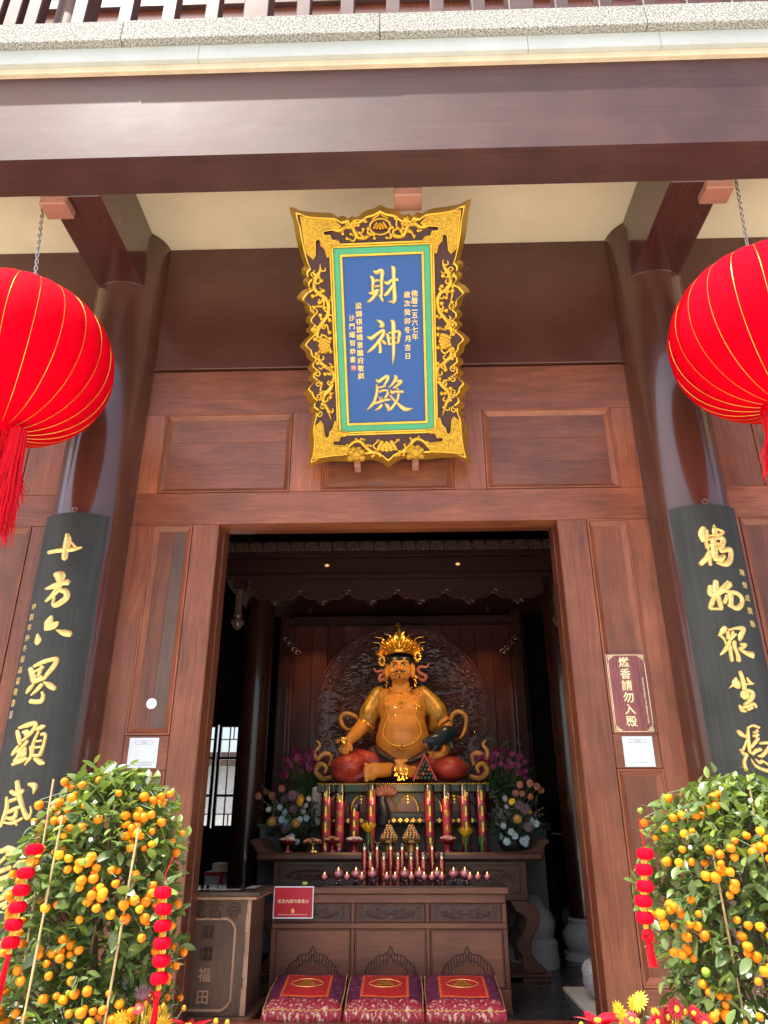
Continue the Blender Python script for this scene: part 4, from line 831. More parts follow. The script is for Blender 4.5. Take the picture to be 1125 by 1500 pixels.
for x, w in ((-.80, 'left'), (.57, 'right')):  # glowing discs added to imitate lamp reflections in the lacquer fascia
    d = thing('reflection_glow', f'small glowing disc imitating a lamp reflection on the canopy fascia, the {w} one', 'lamp', (x, 2.09, 3.72), 'imitated lamp reflections on the canopy')
    mb = MB(); mb.prism([(x+.024*cos(k*pi/10), 3.715+.017*sin(k*pi/10)) for k in range(20)], -2.0995, -2.094, fm); mb.build('lens', glow_m, d)  # no fitting here: a glowing oval stands for the blurred reflection
    mb = MB(); mb.tube([(x+.028*cos(k*pi/10), 2.095, 3.715+.021*sin(k*pi/10)) for k in range(20)], .006, 6, closed=True); mb.build('glow_rim', lac_int, d, smooth=True)
for x, w in ((-.78, 'left'), (.62, 'right')):
    d = thing('spot_lamp', f'hidden warm spot lamp under the canopy, the {w} one', 'lamp', (x, 2.32, 3.5), 'spot lamps under the canopy')
    MB().lathe([(.035, 0), (.04, .08), (.02, .12)], x, 2.3, 3.5, 14).build('housing', lac_int, d, smooth=True)
    l = bpy.data.lights.new('spot_lamp_light', 'SPOT'); l.energy = 17; l.color = (1, .60, .25); l.spot_size = radians(85); l.spot_blend = .7; l.shadow_soft_size = .05
    o = bpy.data.objects.new('spot_lamp_light', l); COL.objects.link(o); o.parent = d; p = Vector((x, 2.26, 3.46)); o.location = p-Vector(d.location)
    o.rotation_euler = (p-Vector((-.05+x*.15, 2.8, 2.25))).to_track_quat('Z', 'Y').to_euler()

for x, w in ((-1.12, 'left'), (1.0, 'right')):  # added lights without a known source, imitating warm reflections on the boards
    d = thing('added_board_light', f'added unseen warm light under the canopy for the {w} screen boards', 'lamp', (x, 3.3, 3.6), 'added board lights under the canopy')
    MB().lathe([(.03, -.06), (.035, 0), (.0, .028)], x, 3.3, 3.6, 14).build('housing', lac_int, d, smooth=True)
    l = bpy.data.lights.new('added_board_spot', 'SPOT'); l.energy = 8; l.color = (1, .55, .22); l.spot_size = radians(75); l.spot_blend = .9; l.shadow_soft_size = .04
    o = bpy.data.objects.new('added_board_spot', l); COL.objects.link(o); o.parent = d; p = Vector((x, 3.3, 3.52)); o.location = p-Vector(d.location)
    o.rotation_euler = (p-Vector((x, 3.8, 2.3))).to_track_quat('Z', 'Y').to_euler()

# ------------------------------------------------------------------ front offering table
t = thing('offering_table', 'carved wooden offering table with three drawers and three arched panels', 'table', (-.14, 1.3, 0))
TX0, TX1, TY = -.99, .715, .9
glass_top = mat('black glass top', (.008, .008, .009), .06, .1, 5)
bx('table_top', wood_tab, t, TX0-.03, TX1+.022, TY-.028, 1.74, .745, .791, .006); bx('glass_top', glass_top, t, TX0-.02, TX1+.012, TY-.02, 1.73, .7915, .80, .002)
bx('carcass', wood_tabz, t, TX0+.02, TX1-.02, TY+.02, 1.7, .02, .742, 0)
cols = [(-.955, -.415), (-.383, .127), (.159, .68)]
bx('rail', wood_tab, t, TX0, TX1, TY, TY+.05, .685, .744); bx('rail', wood_tab, t, TX0, TX1, TY, TY+.05, .521, .558); bx('base_rail', wood_tab, t, TX0, TX1, TY-.004, TY+.05, .03, .15)
for a, b in ((TX0, -.957), (-.413, -.385), (.129, .157), (.682, TX1)):
    bx('stile', wood_tabz, t, a, b, TY, TY+.05, .559, .684, .003); bx('stile', wood_tabz, t, a, b, TY, TY+.05, .152, .520, .003)
bx('foot', wood_tabz, t, TX0-.005, TX0+.06, TY-.01, TY+.08, 0, .04); bx('foot', wood_tabz, t, TX1-.06, TX1+.005, TY-.01, TY+.08, 0, .04)
def bead_frame(par, x0, x1, z0, z1, y, w, m):
    mb = MB()
    for a, b in (((x0, z0), (x1, z0)), ((x1, z0), (x1, z1)), ((x1, z1), (x0, z1)), ((x0, z1), (x0, z0))):
        mb.tube([(a[0], y, a[1]), (b[0], y, b[1])], w, 6)
    mb.build('bead', m, par, smooth=True)
for a, b in cols:
    d = bx('drawer_front', wood_carve_shade, t, a, b, TY+.012, TY+.03, .559, .684, .003)
    bead_frame(t, a+.012, b-.012, .571, .672, TY+.012, .0045, wood_tab)
    mb = MB(); cx, cz, y = (a+b)/2, .6215, TY+.009
    for s in (-1, 1):
        for q, (dx, dz, r) in enumerate(((.05, 0, .022), (.095, .012, .018), (.095, -.014, .016), (.135, 0, .02), (.165, .008, .012), (.165, -.01, .012))):
            mb.tube([(cx+s*(dx+r*(1-.75*i/10)*cos(i*.62+q)), y, cz+dz+r*(1-.75*i/10)*sin(i*.62+q)) for i in range(11)], .0042, 5)
        mb.tube(catmull([(cx+s*.02, y, cz-.028), (cx+s*.08, y, cz-.033), (cx+s*.14, y, cz-.022), (cx+s*.185, y, cz)], 3), .004, 5)
        mb.tube(catmull([(cx+s*.225, y, cz+.035), (cx+s*.2, y, cz+.035), (cx+s*.2, y, cz+.018), (cx+s*.218, y, cz+.008), (cx+s*.218, y, cz-.01), (cx+s*.2, y, cz-.02), (cx+s*.2, y, cz-.036), (cx+s*.225, y, cz-.036)], 2), .0025, 5)
    for i in range(5): mb.ell((cx+(i-2)*.014, y+.002, cz+.004-abs(i-2)*.003), (.009, .007, .016), 7, 5)
    mb.build('floral_carving', wood_groove_shade if False else wood_carve_shade, d, smooth=True)
    p = bx('panel', wood_tab, t, a, b, TY+.014, TY+.03, .152, .520, .0)
    bead_frame(t, a+.006, b-.006, .16, .512, TY+.012, .006, wood_tab)
    cx = (a+b)/2; y = TY+.0125; arch = [(-.185, .15), (-.19, .20), (-.18, .26), (-.155, .305), (-.12, .325), (-.09, .355), (-.05, .362), (-.02, .375), (0, .415)]
    arch = [(x, z) for x, z in arch]; R = arch+[(-x, z) for x, z in arch[-2::-1]]
    A1 = catmull(R, 3); R2 = [(x*.70, .15+(z-.15)*(.82 if abs(x) > .02 else .8)) for x, z in R]; A2 = catmull(R2, 3)
    mb = MB(); mb.tube([(cx+x, y, z) for x, z in A1], .0048, 5); mb.tube([(cx+x, y, z) for x, z in A2], .0045, 5)
    for i in range(1, len(A1)-1, 1):
        x1, z1 = A1[i]; x2, z2 = A2[i]
        if i % 2 == 0 and abs(x1) > .01: mb.tube([(cx+x1*.97, y, z1-.004), (cx+x1*.97+(x2-x1)*.08, y, max(z2-.03, .16) if abs(x1) < .15 else .165)], .0028, 4)
    for s in (-1, 1):
        mb.tube(catmull([(cx+s*.03, y, .16), (cx+s*.035, y, .21), (cx+s*.055, y, .235), (cx+s*.082, y, .228), (cx+s*.082, y, .208), (cx+s*.066, y, .21)], 4), .0055, 5)
    mb.build('arch_carving', wood_groove_shade, p, smooth=True)
    for s in (-1, 1):
        mb = MB(); e = cx+s*(b-a)*.36
        for k in range(3): bq = .012+.014*k; mb.tube([(e-.04+bq*.4, TY-.006, .06+bq*.3), (e-.04+bq*.4, TY-.006, .125-bq*.3), (e+.04-bq*.4, TY-.006, .125-bq*.3), (e+.04-bq*.4, TY-.006, .06+bq*.5)], .003, 4)
        mb.build('fret_carving', wood_groove_shade, t)
t = thing('table_notice', 'red notice in a white edge on the front of the offering table', 'notice', (-.832, .87, .59))
bx('card', white_card, t, -.98, -.686, .8665, .871, .588, .797, 0); bx('face', red_card, t, -.972, -.694, .8655, .8663, .597, .789, 0)
mb = MB(); f2 = lambda x, z, h: (x, .8655-h, z)
for i, ch in enumerate('殿堂內請勿燃香火'): mb.glyph(ch, f2, .027, .0003, .001, -.935+.029*i, .70)
mb.build('lettering', cream_ink, t)
mb = MB(); mb.ell((-.835, .865, .638), (.012, .0012, .015), 10, 6); mb.build('emblem', gold_flat, t)
mb = MB(); x = -.94
while x < -.73: mb.box(x, x+.005, .8647, .8652, .6115, .6155); x += .0085
mb.build('small_print', cream_ink, t)
bx('plastic_lighter', mat('lime plastic', (.5, .6, .05), .3), None, -.78, -.745, .93, .95, .801, .822, .003, loc=(-.76, .94, .8), label='small lime green box at the left end of the black glass table top', cat='lighter')

# ------------------------------------------------------------------ rear altar table
t = thing('altar_table', 'long dark altar table with scrolled ends and curved legs', 'table', (-.08, 2.4, 0))
wa = wood('altar wood', (.06, .021, .013), (.135, .052, .03), 'x', rough=.3, coat=.3)
bx('table_top', wa, t, -1.36, 1.215, 2.08, 2.78, .915, .985, .02, label=None)
for s in (-1, 1):
    ex = -1.36 if s < 0 else 1.215; P = catmull([(ex-s*.24, .988), (ex-s*.12, 1.0), (ex-s*.06, 1.03), (ex-s*.01, 1.08), (ex+s*.03, 1.098), (ex+s*.055, 1.085), (ex+s*.058, 1.06), (ex+s*.035, 1.05), (ex+s*.02, 1.03), (ex+s*.0, .988)], 3)
    mb = MB(); mb.prism(P, -2.76, -2.09, fm); mb.build('scroll_end', wa, t, fixn=True, bevel=.006)
bx('apron', wa, t, -1.2, 1.06, 2.13, 2.17, .60, .912, .004)
for a, b in ((-1.15, -.62), (-.58, -.05), (-.01, .52), (.56, 1.0)):
    bead_frame(t, a, b, .66, .88, 2.127, .008, wa)
    mb = MB()
    for q in range(5):
        cx = a+(b-a)*(q+1)/6; mb.tube([(cx+.035*(1-.7*i/10)*cos(i*.6), 2.126, .77+.035*(1-.7*i/10)*sin(i*.6)) for i in range(11)], .006, 5)
    mb.tube(catmull([(a+.05, 2.126, .73), (a+.12, 2.126, .82), ((a+b)/2, 2.126, .84), (b-.12, 2.126, .82), (b-.05, 2.126, .73)], 4), .006, 5)
    mb.build('cloud_carving', wa, t, smooth=True)
for s in (-1, 1):
    for y in (2.16, 2.7):
        ex = -1.2 if s < 0 else 1.06; mb = MB()
        prof = [(-.02, .60), (.05, .56), (.085, .50), (.075, .42), (.02, .34), (-.01, .26), (.0, .19), (.05, .13), (.10, .085), (.1, .06), (-.06, .06), (-.09, .13), (-.10, .2), (-.13, .23), (-.12, .28), (-.09, .33), (-.04, .42), (-.05, .48), (-.12, .52), (-.16, .6)]
        mb.prism([(ex+s*x, z) for x, z in catmull(prof, 2)], -y-.06, -y+.06, fm); mb.build('leg', wa, t, fixn=True, bevel=.008)
    ex = -1.2 if s < 0 else 1.06
    bx('base_rail', wa, t, min(ex-s*.2, ex+s*.14), max(ex-s*.2, ex+s*.14), 2.05, 2.8, .035, .058, .004); 
    for y in (2.1, 2.72): bx('foot', wa, t, min(ex-s*.1, ex+s*.13), max(ex-s*.1, ex+s*.13), y-.04, y+.06, 0, .034, .004)
t = thing('altar_step', 'grey green step with a raised key pattern behind the altar candles', 'altar step', (-.06, 2.85, 0))
stm = mat('grey green painted stone', (.12, .145, .14), .5, .2, 8)
bx('block', stm, t, -1.47, 1.35, 2.79, 3.6, .1, 1.205, .006); bx('cap', stm, t, -1.49, 1.37, 2.775, 3.6, 1.206, 1.225, .004)
x = -1.44
while x < 1.3:
    mb = MB(); z0, h, w = 1.05, .135, .17; y = 2.787
    P = [(x, z0), (x, z0+h), (x+w*.85, z0+h), (x+w*.85, z0+.03), (x+w*.28, z0+.03), (x+w*.28, z0+h*.66), (x+w*.58, z0+h*.66), (x+w*.58, z0+h*.42)]
    for (a, b), (c, d) in zip(P, P[1:]):
        mb.box(min(a, c)-.006, max(a, c)+.006, y-.006, y+.004, min(b, d)-.006, max(b, d)+.006)
    mb.build('key_pattern', stm, t); x += .19

# ------------------------------------------------------------------ donation box
t = thing('donation_box', 'worn wooden donation box with raised characters left of the table', 'donation box', (-1.28, .6, 0))
BX0, BX1, BY0, BY1 = -1.60, -1.04, .34, .86
bx('plinth', wood_box, t, BX0-.05, BX1+.05, BY0-.05, BY1+.05, 0, .10, .012); bx('body', wood_box, t, BX0, BX1, BY0, BY1, .101, .752, .003)
bx('lid', wood_box, t, BX0-.055, BX1+.065, BY0-.05, BY1+.06, .775, .80, .004); bx('lid_edge', wood_raw, t, BX0-.04, BX1+.04, BY0-.03, BY1+.04, .753, .774, .003)
bx('glass_pane', glass_top, t, BX0+.03, BX1-.06, BY0+.02, BY1-.04, .8005, .808, .002)
for a, b, c, d in ((-1.4, -1.14, .40, .46), (-1.12, -1.05, .5, .75)): bx('paper_note', mat('faded paper', (.4, .3, .24), .6), t, a, b, c, d, .8083, .8093, 0)
rnd = random.Random(2); z = .102
while z < .75:
    h = rnd.uniform(.05, .15); bx('rubbed_edge', wood_raw, t, BX1-.022-rnd.uniform(0, .01), BX1+.002, BY0-.0025, BY0+.004, z, min(.751, z+h), .001); z += h+.002
mb = MB(); cx, cz = -1.305, .385; w, h, c = .17, .255, .055
P = [(cx-w+c, cz-h), (cx+w-c, cz-h), (cx+w-c*.35, cz-h+c*.45), (cx+w, cz-h+c), (cx+w, cz+h-c), (cx+w-c*.35, cz+h-c*.45), (cx+w-c, cz+h), (cx-w+c, cz+h), (cx-w+c*.35, cz+h-c*.45), (cx-w, cz+h-c), (cx-w, cz-h+c), (cx-w+c*.35, cz-h+c*.45)]
mb.tube([(x, BY0-.002, z) for x, z in P], .009, 6, closed=True); mb.build('frame_moulding', wood_raw, t, smooth=True)
f3 = lambda x, z, hh: (x, BY0-hh, z)
for i, ch in enumerate('花古寺'): mb = MB(); mb.glyph(ch, f3, .105, 0, .011, -1.39+.118*i, .69); mb.build('character', wood_groove_shade, t)  # dark colour imitates the shadow around the embossed letters
for i, ch in enumerate('廣種福田'): mb = MB(); mb.glyph('b'+ch, f3, .085, 0, .010, -1.315, .565-.12*i); mb.build('character', wood_groove_shade if i < 2 else wood_raw, t)
t = thing('cardboard_box', 'white box tied with red ribbon standing behind the donation box', 'box', (-2.02, 4.0, 0))
bx('body', mat('white carton', (.5, .48, .44), .6), t, -2.25, -1.85, 3.85, 4.2, .45, .74, .004); bx('lid', mat('white carton lid', (.52, .5, .46), .6), t, -2.2, -1.85, 3.95, 4.2, .742, .82, .004)
rb = mat('red ribbon', (.45, .02, .03), .4)
bx('ribbon', rb, t, -2.26, -1.84, 3.84, 3.849, .70, .735, 0); bx('ribbon', rb, t, -2.08, -2.04, 3.838, 3.8395, .45, .74, 0); bx('stand', lac_int, t, -2.3, -1.8, 3.8, 4.25, 0, .449, .004)

# ------------------------------------------------------------------ kneeling cushions
def cushion_mat():
    m, nt, b, L = nodes('brocade cushion'); N = nt.nodes
    tc = N.new('ShaderNodeTexCoord'); sp = N.new('ShaderNodeSeparateXYZ'); L.new(tc.outputs['Object'], sp.inputs[0])
    def math(op, a, c=None, cl=False):
        n = N.new('ShaderNodeMath'); n.operation = op; n.use_clamp = cl
        for i, v in enumerate((a, c)):
            if v is None: continue
            if isinstance(v, (int, float)): n.inputs[i].default_value = v
            else: L.new(v, n.inputs[i])
        return n.outputs[0]
    ax = math('ABSOLUTE', sp.outputs[0]); ay = math('ABSOLUTE', sp.outputs[1])
    m1 = math('MAXIMUM', math('DIVIDE', ax, .152), math('DIVIDE', ay, .172))
    top = math('GREATER_THAN', sp.outputs[2], .045)
    inner = math('MULTIPLY', math('LESS_THAN', m1, .92), top); edge = math('MULTIPLY', math('LESS_THAN', m1, 1.02), top)
    v = N.new('ShaderNodeTexVoronoi'); v.inputs['Scale'].default_value = 26; L.new(tc.outputs['Object'], v.inputs['Vector'])
    n = N.new('ShaderNodeTexNoise'); n.inputs['Scale'].default_value = 30; n.inputs['Detail'].default_value = 2; n.inputs['Distortion'].default_value = 2; mpp = N.new('ShaderNodeMapping'); mpp.inputs['Scale'].default_value = (1, 1, .5); L.new(tc.outputs['Object'], mpp.inputs[0]); L.new(mpp.outputs[0], n.inputs['Vector'])
    fl = math('MULTIPLY', math('SUBTRACT', n.outputs[0], .55), 9.0, True)
    side = math('LESS_THAN', sp.outputs[1], -.19)
    def mix(f, a, c):
        x = N.new('ShaderNodeMix'); x.data_type = 'RGBA'
        for i, q in ((6, a), (7, c)):
            if isinstance(q, tuple): x.inputs[i].default_value = (*q, 1)
            else: L.new(q, x.inputs[i])
        L.new(f, x.inputs[0]); return x.outputs[2]
    base = mix(side, (.10, .012, .034), (.26, .015, .035))
    flc = mix(side, (.19, .075, .16), (.55, .36, .24))
    bro = mix(fl, base, flc)
    bro = mix(edge, bro, (.62, .10, .02)); bro = mix(inner, bro, (.40, .018, .02))
    L.new(bro, b.inputs['Base Color']); setp(b, rough=.5, spec=.3)
    n2 = N.new('ShaderNodeTexNoise'); n2.inputs['Scale'].default_value = 16; n2.inputs['Detail'].default_value = 4; L.new(tc.outputs['Object'], n2.inputs['Vector'])
    bp = N.new('ShaderNodeBump'); bp.inputs['Strength'].default_value = .5; bp.inputs['Distance'].default_value = .02; L.new(n2.outputs[0], bp.inputs['Height']); L.new(bp.outputs[0], b.inputs['Normal'])
    return m
cush_m = cushion_mat(); skirt_m = mat('red satin skirt', (.52, .012, .03), .36, .12, 5, stretch=(9, 9, .6), bump=.3, bscale=9)
for q, (cx, lab) in enumerate(((-.668, 'left kneeling cushion of red and purple brocade, beside the donation box'), (-.155, 'middle one of the three red and purple brocade kneeling cushions'), (.352, 'right kneeling cushion of red and purple brocade, farthest from the donation box'))):
    cy, cz = .51, .150; rnd = random.Random(20+q)
    t = thing('kneeling_cushion', lab, 'cushion', (cx, cy, cz), 'kneeling cushions before the altar')
    st = thing('kneeler', ('left' if q == 0 else 'middle' if q == 1 else 'right')+' low kneeling stool hidden under a pleated red satin skirt', 'kneeler', (cx, cy, 0), 'kneelers before the altar')
    NX, NY = 30, 26; vs = []; hx, hy = .238, .265
    ph = [rnd.uniform(0, 6) for _ in range(6)]
    for j in range(NY+1):
        for i in range(NX+1):
            u, v_ = 2*i/NX-1, 2*j/NY-1
            e = 1-max(abs(u), abs(v_))**3.2
            puck = (1-e)*.007*sin(26*(u if abs(v_) > abs(u) else v_)*pi/2+ph[0])
            z = .052+.046*max(0, e)**.55*(1-.15*(u*u+v_*v_))+.004*sin(5*u+ph[1])*sin(4*v_+ph[2])+.046*v_+puck
            vs.append((cx+hx*u*(1+.025*(1-abs(v_))), cy+hy*v_*(1+.02*(1-abs(u))), cz+z))
    fs = [(j*(NX+1)+i, j*(NX+1)+i+1, (j+1)*(NX+1)+i+1, (j+1)*(NX+1)+i) for j in range(NY) for i in range(NX)]
    loop = [i for i in range(NX+1)]+[j*(NX+1)+NX for j in range(1, NY+1)]+[NY*(NX+1)+i for i in range(NX-1, -1, -1)]+[j*(NX+1) for j in range(NY-1, 0, -1)]
    K = len(loop); nv = len(vs)
    for lv, (dz, out) in enumerate(((-.022, 1.045), (-.05, 1.055), (-.078, 1.02), (-.094, .93))):
        for k, ix in enumerate(loop):
            x, y, z = vs[ix]; f = out+.016*sin(k*1.25+ph[3])*(1 if lv < 3 else .3)
            vs.append((cx+(x-cx)*f, cy+(y-cy)*f, z+dz))
    for lv in range(4):
        for k in range(K):
            k2 = (k+1) % K
            a0, a1 = (loop[k], loop[k2]) if lv == 0 else (nv+(lv-1)*K+k, nv+(lv-1)*K+k2)
            fs.append((a1, a0, nv+lv*K+k, nv+lv*K+k2))
    mb = MB(); mb.add(vs, fs); o = mb.build('pad', cush_m, t, smooth=True, sharp=4, fixn=True)
    pipe = MB(); pipe.tube([(cx+(vs[i][0]-cx)*1.012, cy+(vs[i][1]-cy)*1.012, vs[i][2]) for i in loop], .0022, 6, closed=True); pipe.build('piping', gold_flat, t, smooth=True)
    mb = MB(); zt = cz+.104
    fz = lambda x, y: zt+.046*(y/.265)-.02*((x/.238)**2+(y/.235)**2)
    ring_ = [(.10*cos(k*pi/20)*(1+.06*cos(k*pi/5)), .065*sin(k*pi/20)) for k in range(40)]
    mb.tube([(cx+x, cy+.01+y, fz(x, y)) for x, y in ring_], .0022, 4, closed=True); mb.build('ring_embroidery', gold_flat, t)
    mb = MB()
    for row, m in ((-.028, 7), (-.004, 5), (.018, 3)):
        for i in range(m):
            x = (i-(m-1)/2)*.0165; mb.ell((cx+x, cy+.012+row*1.25+abs(x)*.2, fz(x, row)+.001), (.0088, .016, .006), 7, 5)
    mb.build('lotus_embroidery', gold, t, smooth=True)
    mb = MB(); M = 150; vs = []                     # pleated skirt
    for lv, (z, o_) in enumerate(((.135, .0), (.10, .012), (.05, .03), (.004, .04))):
        for k in range(M):
            a = 2*pi*k/M; sx_ = max(-1, min(1, 1.35*cos(a))); sy_ = max(-1, min(1, 1.35*sin(a))); p = .007*lv*.5*sin(k*2.1+ph[4])
            vs.append((cx+(hx+.012+o_*.5+p)*sx_, cy+(hy+.005+o_*.5+p)*sy_, z))
    mb.add(vs, [(l*M+k, l*M+(k+1) % M, (l+1)*M+(k+1) % M, (l+1)*M+k) for l in range(3) for k in range(M)]+[tuple(range(M))]); mb.build('skirt', skirt_m, st, smooth=True, fixn=True)
# ================================================================== the seated statue
skin = mat('orange gold painted skin', (.6, .235, .036), .58, .16, 7, rvar=.05, coat=.15)
robe_red = mat('red brocade robe', (.42, .05, .035), .4, .3, 40, bump=.3, bscale=60)
robe_dark = mat('dark robe', (.10, .025, .02), .5, .2, 10)
shawl = mat('green gold shawl', (.42, .24, .04), .4, .55, 22, bump=.4, bscale=50, metal=.25)
black_p = mat('black paint', (.012, .02, .022), .35, .1)
pink_p = mat('dusky pink ribbon paint', (.42, .12, .09), .4, .2, 8)
fig_gold = mat('statue gold', (.86, .5, .08), .26, .15, 20, metal=.85)
mong = mat('blue black mongoose paint', (.018, .03, .036), .3, .25, 14)
rib_gold = mat('ochre ribbon paint', (.46, .22, .045), .42, .25, 12)
SY = 3.0
def S(x, y, d=0): return (-.045+(x-552)*.002, SY-d, 1.6+(940-y)*.00193)
PXM = .00197
st = thing('deity_statue', 'orange gold seated deity statue with a tall golden crown, bare belly and red robe', 'statue', (-.045, SY, 1.6))
def blob(parts, name, m, voxel, smooth=8, par=st):
    mb = MB()
    for p in parts:
        if p[0] == 'e':
            _, x, y, d, rx, ry, rd, *rot = p; M = Matrix.Rotation(radians(rot[0]), 3, 'Y') if rot else None
            mb.ell(S(x, y, d), (rx*PXM, rd, ry*PXM), 20, 12, M)
        else:
            _, pts = p; n = 8; P = catmull(pts, 4)
            mb.tube([S(a, b, c) for a, b, c, r in P], [r*PXM for a, b, c, r in P], 14)
            a, b, c, r = P[0]; mb.ell(S(a, b, c), (r*PXM,)*3, 14, 8); a, b, c, r = P[-1]; mb.ell(S(a, b, c), (r*PXM,)*3, 14, 8)
    o = mb.build(name, m, par, smooth=True, sharp=4)
    r = o.modifiers.new('remesh', 'REMESH'); r.mode = 'VOXEL'; r.voxel_size = voxel; r.use_smooth_shade = True
    s = o.modifiers.new('smooth', 'SMOOTH'); s.iterations = smooth; s.factor = .5
    return o
c = lambda *p: ('c', list(p)); e = lambda *a: ('e',)+a
HD = .10
body = [
 e(560, 715, .06, 148, 122, .27), e(560, 620, .05, 125, 90, .22), e(560, 545, .02, 132, 95, .19), e(560, 668, .07, 136, 120, .255), e(560, 585, .05, 126, 95, .215), e(505, 540, .13, 55, 42, .09), e(615, 540, .13, 55, 42, .09),
 e(470, 478, 0, 58, 52, .12), e(650, 478, 0, 58, 52, .12), c((553, 450, .02, 62), (551, 400, .04, 50)),
 e(548, 325, HD, 66, 76, .145), e(548, 365, HD+.025, 55, 45, .12), e(548, 385, HD+.09, 24, 14, .04), e(510, 350, HD+.075, 20, 22, .05), e(586, 350, HD+.075, 20, 22, .05),
 c((547, 305, HD+.145, 5), (546, 325, HD+.165, 7), (545, 340, HD+.172, 10)), e(533, 343, HD+.15, 7, 6, .015), e(558, 343, HD+.15, 7, 6, .015),
 c((500, 300, HD+.10, 6), (520, 296, HD+.137, 6), (538, 306, HD+.145, 5)), c((596, 298, HD+.10, 6), (577, 294, HD+.137, 6), (557, 304, HD+.145, 5)),
 c((530, 364, HD+.135, 5), (546, 362, HD+.15, 6), (562, 364, HD+.135, 5)), c((534, 370, HD+.133, 4), (546, 372, HD+.147, 6), (558, 370, HD+.133, 4)),
 c((477, 300, HD, 11), (472, 330, HD, 12), (477, 372, HD, 9)), c((619, 296, HD, 11), (624, 330, HD, 12), (619, 372, HD, 9)),
 c((440, 490, -.02, 46), (395, 550, .0, 46), (352, 625, .06, 40), (310, 690, .22, 34), (280, 728, .3, 26)),
 c((672, 490, -.02, 46), (735, 550, .0, 46), (785, 630, .05, 40), (800, 690, .15, 34), (790, 745, .26, 26), (770, 785, .33, 23)),
 e(268, 748, .33, 30, 32, .06), c((252, 752, .36, 10), (240, 772, .38, 9), (246, 790, .37, 8)), c((266, 758, .38, 10), (258, 782, .40, 9), (262, 798, .38, 8)), c((282, 758, .38, 10), (280, 780, .40, 9), (280, 795, .38, 8)), c((296, 752, .36, 9), (299, 770, .38, 8), (300, 783, .37, 7)), c((248, 738, .34, 10), (232, 728, .36, 9), (226, 742, .38, 8)),
 e(745, 800, .36, 34, 18, .05), c((765, 790, .36, 12), (772, 765, .40, 11), (760, 742, .42, 9)), c((735, 808, .37, 9), (712, 816, .40, 8), (700, 812, .42, 8)), c((730, 800, .37, 9), (706, 805, .41, 8), (692, 798, .43, 8)), c((728, 792, .37, 9), (704, 794, .41, 8), (688, 790, .43, 7)), c((742, 814, .37, 8), (724, 822, .39, 7), (714, 820, .41, 7)),
 c((510, 870, .30, 34), (460, 880, .40, 36), (415, 880, .46, 38)), e(405, 890, .47, 30, 45, .05), *[e(374+abs(i-1.5)*2, 854+i*20, .51, 15, 8.5, .024) for i in range(5)],
 c((640, 885, .30, 32), (590, 890, .42, 30), (560, 880, .48, 32)), e(545, 865, .5, 28, 26, .05), *[e(523+i*14, 842-abs(i-1.5)*2, .54, 6, 13, .022) for i in range(5)],
 c((470, 800, .1, 60), (540, 830, .2, 50), (640, 810, .1, 60)),
]
blob(body, 'body', skin, .0105, 9)
blob([e(285, 858, .25, 100, 72, .24, -8), c((330, 820, .15, 60), (400, 830, .2, 50), (470, 850, .18, 45)), e(250, 900, .3, 55, 40, .15), c((230, 910, .33, 22), (300, 928, .36, 20), (370, 900, .38, 14))], 'robe', robe_red, .016)
blob([e(798, 868, .25, 98, 66, .24, 6), c((760, 830, .15, 60), (700, 840, .2, 50), (650, 860, .15, 40))], 'robe', robe_red, .016)
blob([c((420, 800, .12, 60), (500, 850, .25, 48), (560, 862, .29, 34), (620, 850, .25, 44), (690, 810, .12, 60)), e(555, 880, .15, 250, 45, .28)], 'under_robe', robe_dark, .018)
mb = MB(); mb.tube([S(*p) for p in catmull([(418, 760, .20), (440, 795, .29), (500, 826, .345), (560, 834, .355), (630, 824, .34), (680, 790, .27), (705, 750, .18)], 5)], .018, 8); mb.build('waist_band', black_p, st, smooth=True)
for sgn, pts in ((1, [(434, 462, -.01, 50), (398, 530, .0, 57), (372, 592, .04, 52), (385, 640, -.02, 30)]), (-1, [(668, 462, -.01, 50), (728, 530, .0, 57), (752, 585, .03, 52), (725, 640, -.02, 30)])):
    blob([c(*pts)], 'sleeve', shawl, .014)
blob([c((455, 420, -.12, 38), (420, 450, -.13, 42), (395, 490, -.13, 28)), c((655, 415, -.12, 38), (690, 445, -.13, 42), (720, 485, -.13, 28)), e(560, 430, -.14, 110, 40, .06)], 'shawl_back', black_p, .016)
# hair, eyes, painted brows and moustache
def hd(x, y): # front of the head
    u = 1-((x-548)/66)**2-((y-325)/76)**2; v = 1-((x-548)/55)**2-((y-365)/45)**2
    return max(HD+.145*sqrt(max(u, 0)), HD+.025+.12*sqrt(max(v, 0)) if v > 0 else 0)
mb = MB(); mb.ell(S(548, 290, HD-.02), (.142, .15, .12), 20, 12); mb.build('hair', black_p, st, smooth=True)
mb = MB(); P = [(482, 290), (490, 262), (515, 254), (550, 256), (580, 252), (605, 260), (615, 286)]; mb.tube([S(x, y, hd(x, y)+.004) for x, y in catmull(P, 4)], [.012+.006*sin(pi*i/24) for i in range(25)], 8); mb.build('hair_edge', black_p, st, smooth=True)
for x, y in ((515, 318), (576, 314)):
    mb = MB(); mb.ell(S(x, y, hd(x, y)-.005), (.027, .012, .012), 12, 8); o = mb.build('eye', mat('eye white', (.7, .5, .32), .2), st, smooth=True)
    mb = MB(); mb.ell(S(x, y, hd(x, y)+.0055), (.0105, .005, .0105), 10, 6); mb.build('pupil', black_p, o)
    mb = MB(); mb.tube([S(a, b, hd(a, b)+.003) for a, b in catmull([(x-15, y-1), (x-5, y-7), (x+6, y-7), (x+15, y-1)], 3)], .0028, 5); mb.build('eyelid', black_p, o)
mb = MB()
